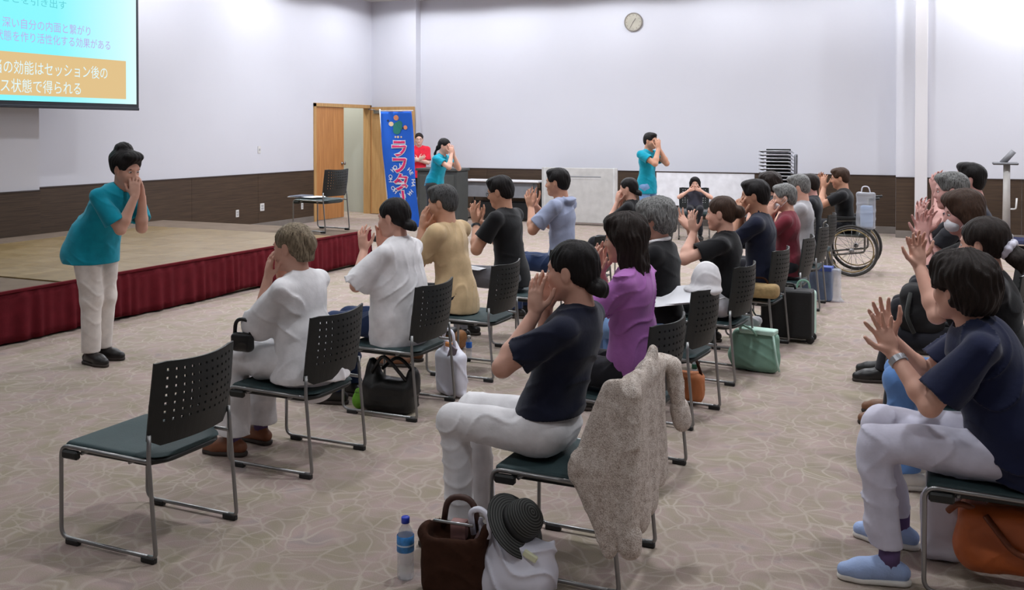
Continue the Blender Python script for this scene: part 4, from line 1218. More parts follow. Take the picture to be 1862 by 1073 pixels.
def glasses(root, inf):
    bm = bmesh.new()
    for y in (-1, 1):
        add_tube(bm, [(0.096, y * 0.033 + 0.021 * math.cos(2*PI*k/14), 0.0 + 0.015 * math.sin(2*PI*k/14)) for k in range(14)], 0.0018, 5, True)
        add_tube(bm, [(0.095, y * 0.054, 0.004), (0.06, y * 0.074, 0.006), (-0.01, y * 0.080, 0.004)], 0.0018, 5)
    add_tube(bm, [(0.098, -0.012, 0.002), (0.098, 0.012, 0.002)], 0.0018, 5)
    o = bm_obj('glasses', bm, BLACKP, root, True)
    M = np.eye(4); M[:3, :3] = inf['hR'] * inf['hs']; M[:3, 3] = inf['H']; o.matrix_local = Matrix(M.tolist())
def mask(root, inf, m):
    sd = SDF(); H, hR, hs = inf['H'], inf['hR'], inf['hs']
    T = lambda x, y, z: H + hR @ (A(x, y, z) * hs)
    sd.u(ell(T(0.058, 0, -0.058), A(0.052, 0.062, 0.048) * hs, hR), 0.01)
    sd.cut(plane(T(0.035, 0, 0), hR @ A(-1, 0, 0)), 0.004)
    o = sdf_obj('face_mask', sd, H - .16, H + .16, 0.005, m, root)
    bm = bmesh.new()
    for y in (-1, 1): add_tube(bm, [tuple(T(0.045, y * 0.062, -0.04)), tuple(T(0.0, y * 0.083, 0.01)), tuple(T(-0.02, y * 0.086, -0.02)), tuple(T(0.04, y * 0.062, -0.08))], 0.002, 5)
    bm_obj('ear_loop', bm, m, o, True)
def band(root, inf, which, frac, r, m, name='wristwatch', w=0.012, dial=True):
    for side, Sh, E, W, d, n, sp_ in inf['arms']:
        if side != which: continue
        c = W + (E - W) * frac; ax = unit(W - E)
        u = unit(np.cross(ax, A(0.3, 0.5, 0.2))); v = np.cross(ax, u)
        bm = bmesh.new()
        ring_ = []
        for k in range(18):
            a = 2 * PI * k / 18; dirv = u * math.cos(a) + v * math.sin(a)
            ring_.append([bm.verts.new(tuple(c + dirv * rr + ax * ww)) for rr, ww in ((r, -w), (r + .004, -w), (r + .004, w), (r, w))])
        for k in range(18):
            a, b = ring_[k], ring_[(k + 1) % 18]
            for j in range(4): bm.faces.new((a[j], a[(j+1) % 4], b[(j+1) % 4], b[j]))
        o = bm_obj(name, bm, m, root, False)
        if dial:
            nn = -unit(n - ax * float(n @ ax))
            q = Vector(tuple(c + nn * (r + 0.003)))
            rot = Vector(tuple(nn)).to_track_quat('Z', 'Y').to_euler()
            lathe('dial', [(0, 0.0), (.016, 0.0), (.017, .004), (.014, .007), (0, .007)], mat('dial_dark', rgb(70, 74, 80), 0.3), o, 14, q, rot)
WATCH = mat('watch_steel', rgb(176, 178, 184), 0.3, 0.6)

# --- the leaders
P_STAND = dict(stand=True, legs='trousers')
r1, i1 = person('woman in teal shirt and white trousers bending forward before the stage', (-5.76, 5.25, 0.90), (-5.43, 5.25, 1.425), yaw=2, male=False, s=1.03, wide=1.05, stand=True,
    hyaw=-4, hpitch=18, hair='high_bun', haircol='hair_black', top='tshirt', topmat=TEAL, sleeve=0.78, loose=1.20, hem=-0.17, slv_r=1.22, legmat=OFFW, leg_r=1.12, flare=1.05, shoemat=SH_BLK, vox=0.0065, skin='skin',
    hl=P_(w=(0.105, 0.04, -0.20), d=(-0.05, -0.05, 1), hint=(0.1, 0.0, -1)), hr=P_(w=(0.105, 0.03, -0.19), d=(-0.05, -0.05, 1), hint=(0.15, -0.1, -1.0), curl=0.35), seed=1.0,
    anklel=(0.00, 0.075, 0.085), ankler=(0.05, -0.075, 0.085), kneel=(0.04, 0.075, 0.47), kneer=(0.06, -0.075, 0.47))
for z, w in ((0.0, 0.10), (-0.045, 0.13), (-0.09, 0.11)):
    pass
person('woman in teal shirt cupping her hands beside the banner, facing right', (-7.36, 13.3, 0.86), (-7.17, 13.3, 1.46), yaw=0, s=0.98, wide=1.0, stand=True, hpitch=10, hair='low_pony', haircol='hair_black', top='tshirt', topmat=TEAL,
    sleeve=0.6, loose=1.15, hem=-0.02, slv_r=1.2, legmat=CHARC, leg_r=1.25, shoemat=SH_BLK, vox=0.0095, seed=2.0, hl=P_(w=(0.13, 0.06, -0.15)), hr=P_(w=(0.15, 0.05, -0.12), spread=0.3))
person('man in teal shirt standing by the whiteboard with hands at his mouth', (-4.21, 14.2, 0.87), (-4.15, 14.2, 1.545), yaw=-18, s=1.0, male=True, stand=True, hpitch=5, hair='short', haircol='hair_black', top='tshirt', topmat=TEAL,
    sleeve=0.6, loose=1.12, hem=-0.12, slv_r=1.15, legmat=LJEAN, shoemat=SH_BLK, vox=0.0095, seed=3.0, skin='tan', hl=P_(w=(0.14, 0.03, -0.13), hint=(0.5, 0.4, -1)), hr=P_(w=(0.17, 0.05, -0.12), hint=(0.6, 0.3, -1)))
rp, ip = person('woman with glasses in red shirt behind the blue banner', (-9.38, 16.35, 0.84), (-9.36, 16.33, 1.535), yaw=-62, s=0.97, stand=True, hpitch=4, hair='twist', haircol='hair_dark', top='shirt', topmat=RED,
    sleeve=0.85, loose=1.12, hem=-0.05, legmat=DKPANT, shoemat=SH_BLK, vox=0.0105, seed=4.0, skin='pale', hl=P_(w=(0.17, -0.02, -0.42), d=(0.3, -0.8, 0.4), n=(-1, 0, 0.2), hint=(-0.3, 0.8, -1)), hr=P_(w=(0.17, 0.0, -0.40), d=(0.3, -0.8, 0.4), n=(-1, 0, 0.2), hint=(-0.3, 0.8, -1)))
glasses(rp, ip)
person('child in dark grey shirt seated facing the hall before the whiteboard', (-3.70, 15.12, 0.50), (-3.69, 15.08, 0.865), yaw=-76, s=0.74, hs=1.12, wide=1.0, hpitch=3, hair='bob', haircol='hair_black', top='tshirt', topmat=KGREY,
    sleeve=0.6, loose=1.1, hem=-0.04, slv_r=1.1, legmat=DKPANT, shoemat=SH_BLK, vox=0.009, seed=5.0, hl=P_(w=(0.13, 0.13, -0.14), d=(-0.1, -0.9, 0.35), n=(-1, -0.1, 0), hint=(0, 1.0, -0.7)), hr=P_(w=(0.13, 0.13, -0.14), d=(-0.1, -0.9, 0.35), n=(-1, -0.1, 0), hint=(0, 1.0, -0.7)), knee=(0.40, 0.08), ankle=(0.36, 0.08))

# --- front row, before the stage
person('woman with ash-brown hair in a long white dress, seated nearest the stage edge', (-3.04, 4.14, 0.53), (-3.13, 4.14, 1.095), s=0.97, wide=1.0, hs=1.05, hyaw=4, hpitch=6, hair='twist', haircol='hair_ash', top='tunic', topmat=WHITEC, sleeve=1.25, slv_r=1.65, loose=1.14, hem=-0.20,
    legs='wide_trousers', legmat=WHITEC, leg_r=1.22, flare=1.45, hem_leg=0.11, shoemat=mat('shoe_rust', rgb(128, 78, 52), 0.5), sock=PURPS, vox=0.006, seed=6.0, foldamp=1.6, skin='skin', knee=(0.40, 0.10), ankle=(0.40, 0.11),
    hl=P_(w=(0.115, 0.06, -0.17), hint=(-0.15, 0.4, -1)), hr=P_(w=(0.12, 0.06, -0.165), spread=0.3, hint=(0, 0.4, -1)))
r2, i2 = person('woman in sheer white blouse with low ponytail', (-3.10, 5.16, 0.53), (-3.14, 5.16, 1.165), s=0.98, wide=1.05, hyaw=2, hpitch=8, hair='low_bun', haircol='hair_black', top='blouse', topmat=WHITEC, sleeve=0.95, slv_r=1.7, loose=1.42, hem=-0.14,
    legmat=DJEAN, shoemat=SH_BLK, vox=0.0065, seed=7.0, foldamp=1.5, skin='skin', hl=P_(w=(0.17, 0.075, -0.21), d=(0.12, 0.0, 1), n=(-0.2, -1, 0), spread=0.35), hr=P_(w=(0.13, 0.07, -0.19), d=(0.0, 0, 1), n=(-0.4, -1, 0)))
H, hR, hs = i2['H'], i2['hR'], i2['hs']
tube('hair_tie', [tuple(H + hR @ (A(-0.098 + 0.012 * math.cos(2*PI*k/12) * 0.6, 0.028 * math.sin(2*PI*k/12), -0.055 + 0.028 * math.cos(2*PI*k/12)) * hs)) for k in range(12)], 0.008, mat('tie_pink', rgb(206, 96, 170), 0.7), r2, 6, True)
person('man with greying hair in a beige shirt', (-3.22, 6.15, 0.53), (-3.34, 6.15, 1.185), s=1.02, male=True, hyaw=10, hpitch=8, hair='short', haircol='hair_salt', top='tshirt', topmat=BEIGE, sleeve=0.82, slv_r=1.15, loose=1.18, hem=-0.10,
    legmat=DKPANT, shoemat=SH_BRN, vox=0.0068, seed=8.0, foldamp=1.7, skin='tan', hl=P_(w=(0.13, 0.05, -0.19), hint=(0.2, 0.15, -1)), hr=P_(w=(0.13, 0.07, -0.17), hint=(0.2, 0.2, -1)))
r4, i4 = person('man with glasses in black polo shirt clapping open hands', (-3.24, 7.15, 0.53), (-3.35, 7.15, 1.205), s=1.03, male=True, wide=1.05, hyaw=6, hpitch=14, hair='short', haircol='hair_black', top='polo_shirt', topmat=BLACKC, sleeve=0.66, slv_r=1.1, loose=1.1, hem=-0.06, collar='stand',
    legmat=GREYPANT, shoemat=SH_BLK, vox=0.007, seed=9.0, skin='tan', hl=P_(w=(0.155, 0.10, -0.25), d=(0.25, 0.10, 1), n=(-0.5, -0.9, 0), spread=0.45, hint=(-0.1, 0.6, -1)), hr=P_(w=(0.20, 0.05, -0.25), d=(0.5, 0.0, 1), n=(-0.7, -0.7, 0.2), spread=0.5, hint=(0, 0.5, -1)))
glasses(r4, i4); band(r4, i4, 1, 0.10, 0.030, BLACKP)
person('man in grey-blue hooded shirt with spread hands', (-3.19, 8.15, 0.53), (-3.25, 8.15, 1.235), s=1.02, male=True, hyaw=5, hpitch=4, hair='short', haircol='hair_black', top='shirt', topmat=GBLUE, sleeve=0.80, slv_r=1.1, loose=1.14, hem=-0.10, collar='hood',
    legmat=DJEAN, shoemat=SH_BLK, vox=0.0078, seed=10.0, foldamp=1.5, skin='tan', hl=P_(w=(0.21, 0.09, -0.23), d=(0.3, 0.0, 1), n=(-0.4, -0.9, 0), spread=0.5), hr=P_(w=(0.23, 0.05, -0.22), d=(0.4, 0.0, 1), n=(-0.7, -0.7, 0.2), spread=0.5))
person('woman in black with dark tied hair near the light grey panel', (-3.15, 10.1, 0.50), (-3.20, 10.1, 1.075), s=0.95, hyaw=4, hpitch=6, hair='low_bun', haircol='hair_black', top='tshirt', topmat=BLACKC, sleeve=0.7, hem=-0.06, legmat=DKPANT, shoemat=SH_BLK, vox=0.0095, seed=11.0, hl=P_(w=(0.11, 0.06, -0.16)), hr=P_(w=(0.11, 0.06, -0.16)))

# --- second row, along the aisle
person('woman in navy shirt and white trousers sitting upright in the middle foreground', (-1.475, 3.60, 0.535), (-1.375, 3.60, 1.145), s=1.0, wide=1.02, hyaw=0, hpitch=2, hair='low_bun', haircol='hair_black', top='tshirt', topmat=NAVY, sleeve=0.74, slv_r=1.18, loose=1.12, hem=0.045, hemtilt=0.0,
    legmat=WHITEC, leg_r=1.04, flare=1.05, shoemat=SH_WHT, vox=0.005, seed=12.0, foldamp=1.25, knee=(0.375, 0.09), ankle=(0.335, 0.10), skin='skin',
    hl=P_(w=(0.120, 0.085, -0.165), d=(-0.02, -0.05, 1.0), n=(-0.35, -0.9, 0.0), curl=0.12, spread=0.14, hint=(0.30, 0.75, -1.0)), hr=P_(w=(0.135, 0.07, -0.165), d=(0.0, -0.05, 1.0), n=(-0.35, -0.9, 0), curl=0.15, hint=(0.4, 0.5, -1)))
person('person with shoulder-length dark brown hair in a purple shirt', (-1.44, 4.64, 0.53), (-1.49, 4.64, 1.165), s=0.99, wide=1.02, hyaw=4, hpitch=6, hair='long', haircol='hair_dark', top='tshirt', topmat=PURP, sleeve=0.70, slv_r=1.15, loose=1.14, hem=-0.09,
    legmat=DKPANT, shoemat=SH_BLK, vox=0.0055, seed=13.0, foldamp=2.0, hl=P_(w=(0.135, 0.07, -0.20), d=(0.05, 0, 1)), hr=P_(w=(0.15, 0.06, -0.19), d=(0.05, 0, 1)))
r3_, i3_ = person('grey-haired person in black with white collar beside the purple shirt', (-1.58, 5.69, 0.53), (-1.64, 5.69, 1.165), s=0.98, hyaw=4, hpitch=10, hair='fluffy', haircol='hair_grey', top='blouse', topmat=BLACKC, sleeve=0.8, loose=1.12, hem=-0.1, legmat=LJEAN, shoemat=SH_BLK, vox=0.0072, seed=14.0, hl=P_(w=(0.12, 0.06, -0.17)), hr=P_(w=(0.12, 0.06, -0.17)))
tube('collar', [tuple(i3_['NB'] + i3_['fw'] * (0.012 + 0.063 * math.cos(2*PI*k/20)) + i3_['left'] * 0.063 * math.sin(2*PI*k/20) + i3_['up'] * (0.004 - 0.012 * math.cos(2*PI*k/20))) for k in range(20)], 0.013, WHITEC, r3_, 8, True)
person('woman in black shirt with pinned-up brown hair and raised spread hands', (-1.46, 6.75, 0.53), (-1.47, 6.75, 1.125), s=0.99, wide=1.04, hyaw=0, hpitch=4, hair='bun', haircol='hair_brown', top='tshirt', topmat=BLACKC, sleeve=0.62, slv_r=1.25, loose=1.12, hem=-0.08,
    legmat=DKPANT, shoemat=SH_BLK, vox=0.0068, seed=15.0, skin='skin', hl=P_(w=(0.16, 0.13, -0.13), d=(0.15, 0.05, 1), n=(-0.5, -0.8, 0), spread=0.25, hint=(0.35, 1.0, -0.9)), hr=P_(w=(0.24, 0.07, -0.12), d=(0.7, 0.0, 0.8), n=(-0.5, -0.5, 0.6), spread=0.4, hint=(0.4, 0.6, -1)))
person('man with black hair in a navy shirt on the aisle', (-1.36, 7.72, 0.53), (-1.42, 7.72, 1.19), s=1.03, male=True, hyaw=4, hpitch=6, hair='short', haircol='hair_black', top='shirt', topmat=NAVY, sleeve=1.3, loose=1.14, hem=-0.1, legmat=DKPANT, shoemat=SH_BLK, vox=0.0075, seed=16.0, collar='stand', skin='tan')
r16, i16 = person('grey-haired person in a maroon shirt on the aisle', (-1.32, 8.72, 0.53), (-1.35, 8.72, 1.115), s=0.96, hyaw=14, hpitch=6, hair='short', haircol='hair_grey', top='shirt', topmat=MAROON, sleeve=0.8, loose=1.1, hem=-0.08, legmat=DKPANT, shoemat=SH_BLK, vox=0.0082, seed=17.0)
MASKM = cloth('mask_white', rgb(232, 232, 238)); mask(r16, i16, MASKM)
person('grey-haired person in pale grey shirt behind the maroon shirt', (-1.33, 9.75, 0.53), (-1.375, 9.75, 1.15), s=1.0, male=True, hyaw=4, hpitch=12, hair='short', haircol='hair_grey', top='shirt', topmat=PALEG, sleeve=0.85, loose=1.1, hem=-0.08, legmat=GREYPANT, shoemat=SH_BLK, vox=0.0092, seed=18.0)
person('dark brown-haired person half hidden before the stacked chairs', (-1.74, 10.55, 0.53), (-1.79, 10.55, 1.13), s=0.98, hpitch=6, hair='fluffy', haircol='hair_dark', top='shirt', topmat=DKPANT, sleeve=0.8, hem=-0.08, legmat=DKPANT, shoemat=SH_BLK, vox=0.010, seed=19.0)
chair(-1.62, 10.55, 'black chair of the half hidden person before the stacked chairs')
person('dark-haired person with pink hands raised next to the wheelchair', (-1.42, 11.2, 0.52), (-1.46, 11.2, 1.10), s=0.96, hpitch=6, hair='short', haircol='hair_dark', top='shirt', topmat=DKPANT, sleeve=0.8, hem=-0.08, legmat=DKPANT, shoemat=SH_BLK, vox=0.010, seed=20.0, skin='pink', hl=P_(w=(0.12, 0.10, -0.18), spread=0.3), hr=P_(w=(0.13, 0.06, -0.17), spread=0.3))
person('person in black shirt sitting in the wheelchair with raised forearms', (-1.18, 12.25, 0.57), (-1.245, 12.25, 1.13), s=1.0, male=True, hyaw=6, hpitch=10, hair='short', haircol='hair_brown', top='tshirt', topmat=BLACKC, sleeve=0.62, loose=1.1, hem=-0.06, legmat=DKPANT, shoemat=SH_BLK, vox=0.009, seed=21.0, skin='tan',
    anklel=(0.46, 0.13, 0.19), ankler=(0.46, -0.13, 0.19), kneel=(0.42, 0.10, 0.56), kneer=(0.42, -0.10, 0.56), feet=False, hem_leg=0.14, hl=P_(w=(0.17, 0.09, -0.12), d=(0.05, 0, 1)), hr=P_(w=(0.22, 0.06, -0.10), d=(0.15, 0, 1)))

# --- the row on the right
rc1, ic1 = person('woman in navy shirt and white trousers with wristwatch, right foreground', (0.225, 4.07, 0.53), (0.025, 4.07, 1.105), s=1.0, wide=1.14, hyaw=-34, hpitch=4, hs=1.04, hair='fluffy', haircol='hair_dark', top='tshirt', topmat=NAVY2, sleeve=0.80, slv_r=1.38, loose=1.28, hem=-0.11,
    legmat=LILACW, leg_r=1.10, flare=1.05, shoemat=SH_BLU, solemat=SOLEW, sock=PURPS, vox=0.005, seed=22.0, foldamp=2.0, hem_leg=0.135, knee=(0.49, 0.13), ankle=(0.44, 0.16), anklel=(0.44, 0.17, 0.085), ankler=(0.42, -0.20, 0.085), skin='skin',
    hl=P_(w=(0.235, 0.08, -0.255), d=(0.42, 0.05, 1), n=(-0.35, 0.9, 0.2), curl=0.10, spread=0.42, hint=(-0.25, 0.55, -1), thumb=0.9), hr=P_(w=(0.25, 0.03, -0.22), d=(0.4, 0.05, 1), n=(-0.3, -0.9, 0), spread=0.3, hint=(0, 0.4, -1)))
band(rc1, ic1, 1, 0.16, 0.031, WATCH)
rc2, ic2 = person('woman in black with dark ponytail tied by a white scrunchie', (0.23, 5.08, 0.53), (0.12, 5.08, 1.165), s=0.99, hyaw=-16, hpitch=6, hair='side_pony', haircol='hair_dark', top='cardigan', topmat=BLACKC, sleeve=0.9, slv_r=1.15, loose=1.14, hem=-0.08, legmat=JEAN, leg_r=1.06, shoemat=SH_WHT, solemat=SOLEW, vox=0.0062, seed=23.0, skin='skin',
    knee=(0.47, 0.10), ankle=(0.42, 0.11), hl=P_(w=(0.27, 0.10, -0.11), d=(0.1, 0.0, 1), n=(-0.25, 0.9, 0.0), curl=0.15, spread=0.30, hint=(0.2, 0.4, -1)), hr=P_(w=(0.28, 0.05, -0.11), d=(0.1, 0, 1), n=(-0.3, -0.9, 0), hint=(0.2, 0.4, -1)))
H, hR, hs = ic2['H'], ic2['hR'], ic2['hs']
sd = SDF()
for k in range(9):
    a = 2*PI*k/9; sd.u(ell(H + hR @ (A(-0.120 - 0.020 * math.cos(a), 0.036 * math.sin(a), -0.028 + 0.030 * math.cos(a)) * hs), A(.019, .019, .019)), 0.008)
sdf_obj('scrunchie', sd, H + hR @ A(-.12, 0, -.03) - .09, H + hR @ A(-.12, 0, -.03) + .09, 0.004, cloth('scrunchie_white', rgb(226, 224, 238)), rc2)
rc3, ic3 = person('brown-haired woman wearing a white mask under her raised hand', (0.20, 6.10, 0.53), (0.045, 6.10, 1.235), s=1.0, hyaw=12, hpitch=12, hair='bob', haircol='hair_brown', top='shirt', topmat=BLACKC, sleeve=1.2, loose=1.1, hem=-0.08, legmat=DKPANT, shoemat=SH_BRN, vox=0.0070, seed=24.0, skin='pink',
    knee=(0.48, 0.09), ankle=(0.52, 0.10), hl=P_(w=(0.20, 0.10, -0.15), d=(0.15, 0.0, 1), n=(-0.3, 0.9, 0), spread=0.35), hr=P_(w=(0.20, 0.06, -0.14), spread=0.3))
mask(rc3, ic3, MASKM)
person('grey-haired person leaning forward in front of the white post', (0.16, 7.10, 0.53), (-0.02, 7.10, 1.30), s=1.0, hyaw=6, hpitch=6, hair='short', haircol='hair_grey', top='shirt', topmat=DKPANT, sleeve=0.8, loose=1.1, hem=-0.08, legmat=DKPANT, shoemat=SH_BLK, vox=0.0085, seed=25.0, skin='pink', knee=(0.48, 0.09), ankle=(0.60, 0.10), hl=P_(w=(0.17, 0.09, -0.22), d=(0.1, 0.0, 1), spread=0.35), hr=P_(w=(0.19, 0.06, -0.20), spread=0.3))
person('black-haired person at the far end of the right row', (0.20, 8.12, 0.53), (0.10, 8.12, 1.33), s=1.03, male=True, hyaw=4, hpitch=-6, hair='short', haircol='hair_black', top='shirt', topmat=NAVY, sleeve=0.8, loose=1.1, hem=-0.08, legmat=DKPANT, shoemat=SH_BLK, vox=0.0095, seed=26.0, skin='pink', hl=P_(w=(0.20, 0.09, -0.12), d=(0.3, 0.0, 1)), hr=P_(w=(0.22, 0.06, -0.10)))
# ---------------------------------------------------------------- bags, bottles, hats and papers
def item(name, label, cat, loc, rz=0.0, group=None): return thing(name, label, cat, loc, R(rz), group)
PLASTIC = mat('white_plastic_bag', rgb(224, 224, 236), 0.35, 0, 0.04, 6, 0.35, 18, 0.5); LEATH_BLK = mat('black_leather', rgb(24, 24, 24), 0.38, 0, 0.1, 20, 0.2, 90)
BROWNF = mat('brown_felt', rgb(58, 36, 26), 0.92, 0, 0.15, 30, 0.4, 120, 0.15); ORLEATH = mat('orange_leather', rgb(188, 96, 46), 0.42, 0, 0.14, 9, 0.25, 50); PAPER = mat('paper_white', rgb(232, 232, 236), 0.8)
MINT = mat('mint_cloth', rgb(122, 158, 140), 0.75, 0, 0.08, 8, 0.3, 40); MINTL = mat('mint_trim', rgb(178, 208, 194), 0.6); BLUEB = mat('blue_grey_bag', rgb(108, 124, 152), 0.6, 0, 0.1, 8, 0.2, 40); BLUET = mat('blue_trim', rgb(66, 88, 160), 0.6)
def clear_mat(name, c, a):
    m, nt, b = new_mat(name)
    b.inputs['Base Color'].default_value = (*c, 1); b.inputs['Roughness'].default_value = 0.12; b.inputs['Alpha'].default_value = a
    v = coords(nt, 'Object'); bump(nt, b, noise(nt, v, 25, 2), 0.3, 0.004)
    return m
CLEAR = clear_mat('clear_plastic', rgb(222, 226, 236), 0.38); PETC = clear_mat('bottle_clear', rgb(214, 220, 226), 0.34)
def bottle(label, x, y, h, labcol, capcol, z=0.0, group=None):
    t = item('water_bottle', label, 'bottle', (x, y, z), 0, group); k = h / 0.225
    lathe('bottle_body', [(r_ * k, z_ * k) for r_, z_ in ((0, .004), (.026, 0), (.031, .008), (.031, .05), (.029, .055), (.031, .06), (.031, .10), (.0305, .155), (.024, .180), (.0125, .198), (.0125, .206))], PETC, t, 20)
    lathe('bottle_label', [(.0316 * k, .102 * k), (.0322 * k, .102 * k), (.0322 * k, .158 * k), (.031 * k, .160 * k)], labcol, t, 20)
    lathe('bottle_cap', [(0.0, .226 * k), (.0145 * k, .226 * k), (.0155 * k, .222 * k), (.0155 * k, .204 * k), (.012 * k, .203 * k)], capcol, t, 16)
    return t
LABB = mat('label_blue', rgb(66, 148, 224), 0.5, 0, 0.25, 60); CAPB = mat('cap_blue', rgb(38, 64, 190), 0.4); LABG = mat('label_green', rgb(30, 84, 60), 0.5)
bt = bottle('clear water bottle with blue cap and label on the foreground floor', -1.89, 3.19, 0.232, LABB, CAPB)
band_me = lathe('label_print', [(.0334, .128), (.0334, .134)], mat('label_white', rgb(206, 226, 244), 0.5), bt, 20)
bottle('small water bottle with blue label under the chairs of the front row', -3.30, 6.50, 0.165, mat('label_blue2', rgb(36, 118, 226), 0.5), PLATE)
bottle('small dark green bottle standing below the white hat', -1.62, 6.62, 0.13, LABG, mat('cap_gold', rgb(190, 160, 70), 0.4, 0.5))
bottle('water bottle standing on the chair behind the grey-blue shirt', -2.98, 8.05, 0.17, mat('label_pale', rgb(150, 160, 200), 0.5), mat('cap_plum', rgb(90, 70, 90), 0.5), 0.43)

# brown felt bag with its handle, a folded leaflet and a pen showing
b_ = item('brown_tote', 'dark brown felt handbag standing beside the foreground water bottle', 'bag', (-1.66, 3.17, 0), 8)
sd = SDF(); sd.u(rbox((0, 0, 0.12), (0.125, 0.085, 0.125), 0.05), 0.02); sd.u(ell((-0.10, -0.01, 0.22), (0.05, 0.05, 0.045)), 0.03); sd.u(ell((0.09, -0.01, 0.24), (0.05, 0.04, 0.03)), 0.03)
sd.sub(rbox((0.0, -0.005, 0.27), (0.10, 0.055, 0.10), 0.03), 0.02); sd.disp = folds(0.008, 16, 3); sd.dmax = 0.012; sd.cut(plane((0, 0, 0.002), (0, 0, -1)))
sdf_obj('bag_body', sd, (-.18, -.14, -.01), (.18, .14, .30), 0.007, BROWNF, b_)
tube('bag_handle', round_path([(-0.07, 0.05, 0.22), (-0.055, 0.05, 0.33), (0.045, 0.05, 0.335), (0.07, 0.05, 0.22)], 0.05), 0.012, mat('brown_strap', rgb(74, 48, 40), 0.6), b_)
box('leaflet', -0.035, 0.045, -0.045, -0.040, 0.19, 0.262, mat('leaflet_pink', rgb(196, 164, 160), 0.6), b_, rot=(R(-12), R(28), R(14)))
box('purse', -0.02, 0.04, -0.02, 0.02, 0.20, 0.268, mat('purse_rose', rgb(150, 112, 108), 0.6), b_, 0.01, 2)
tube('pen', [(-0.075, -0.04, 0.272), (0.075, -0.035, 0.266)], 0.006, STEEL, b_)
# white shopping bag and the striped straw hat lying on it
b_ = item('plastic_bag', 'full white plastic shopping bag under the dark striped hat', 'bag', (-1.45, 3.24, 0), 10)
sd = SDF(); sd.u(ell((0.0, 0, 0.10), (0.155, 0.11, 0.115)), 0.03); sd.u(rbox((-0.01, 0, 0.06), (0.145, 0.095, 0.058), 0.05), 0.05); sd.u(cone((-0.08, 0, 0.14), (-0.135, -0.02, 0.26), 0.06, 0.026), 0.05); sd.u(cone((0.09, 0, 0.14), (0.135, 0.02, 0.20), 0.05, 0.010), 0.04); sd.u(ell((0, 0, 0.17), (0.12, 0.08, 0.06)), 0.04)
sd.disp = folds(0.016, 17, 5, (0.9, 0.1, 0.5)); sd.dmax = 0.02; sd.cut(plane((0, 0, 0.002), (0, 0, -1)))
sdf_obj('bag_body', sd, (-.21, -.16, -.01), (.22, .16, .32), 0.006, PLASTIC, b_)
tube('bag_handle', round_path([(-0.155, -0.03, 0.22), (-0.165, -0.04, 0.31), (-0.115, -0.05, 0.325), (-0.085, -0.05, 0.28), (-0.095, -0.055, 0.22)], 0.03), 0.011, PLASTIC, b_)
box('packet', -0.075, -0.02, -0.075, -0.06, 0.22, 0.245, mat('packet_cream', rgb(222, 224, 190), 0.6), b_, 0.004, rot=(0, R(28), 0), loc=(0.0, 0, -0.05))
def straw_mat():
    m, nt, b = new_mat('striped_straw'); v = coords(nt, 'Object')
    sx = nt.nodes.new('ShaderNodeSeparateXYZ'); nt.links.new(v, sx.inputs[0])
    L2 = nt.nodes.new('ShaderNodeVectorMath'); L2.operation = 'LENGTH'
    cb = nt.nodes.new('ShaderNodeCombineXYZ'); nt.links.new(sx.outputs[0], cb.inputs[0]); nt.links.new(sx.outputs[1], cb.inputs[1]); nt.links.new(cb.outputs[0], L2.inputs[0])
    ad = nt.nodes.new('ShaderNodeMath'); ad.operation = 'SUBTRACT'; nt.links.new(L2.outputs['Value'], ad.inputs[0]); nt.links.new(sx.outputs[2], ad.inputs[1])
    ml = nt.nodes.new('ShaderNodeMath'); ml.operation = 'MULTIPLY'; ml.inputs[1].default_value = 420; nt.links.new(ad.outputs[0], ml.inputs[0])
    sn = nt.nodes.new('ShaderNodeMath'); sn.operation = 'SINE'; nt.links.new(ml.outputs[0], sn.inputs[0])
    rp = ramp(nt, [(0.0, rgb(30, 32, 30)), (0.55, rgb(40, 42, 40)), (0.85, rgb(72, 73, 71)), (1.0, rgb(88, 88, 86))])
    mr = nt.nodes.new('ShaderNodeMapRange'); mr.inputs[1].default_value = -1; nt.links.new(sn.outputs[0], mr.inputs[0]); nt.links.new(mr.outputs[0], rp.inputs[0])
    nt.links.new(rp.outputs[0], b.inputs['Base Color']); b.inputs['Roughness'].default_value = 0.8
    bump(nt, b, mr.outputs[0], 0.5, 0.003); return m
ht = item('straw_hat', 'dark striped straw hat lying on the white shopping bag', 'hat', (-1.475, 3.30, 0.295), 0)
STRAW = straw_mat()
cr_ = lathe('hat_crown', [(0, .095), (.045, .092), (.072, .078), (.084, .045), (.088, 0.0)], STRAW, ht, 36)
br_ = lathe('hat_brim', [(.086, 0.0), (.11, -.008), (.145, -.022), (.150, -.026), (.143, -.026), (.108, -.012), (.084, -.004)], STRAW, ht, 36)
lathe('hat_band', [(.0885, .002), (.0905, .002), (.0875, .024), (.0855, .024)], mat('hat_ribbon', rgb(26, 26, 26), 0.6), ht, 36)
ht.rotation_euler = (Vector((0.911, 0.413, 0)) * 0.62 + Vector((0.413, -0.911, 0)) * 0.42 + Vector((0, 0, 0.66))).to_track_quat('Z', 'Y').to_euler(); ht.scale = (0.86,) * 3
ht.location = (-1.445, 3.25, 0.262)
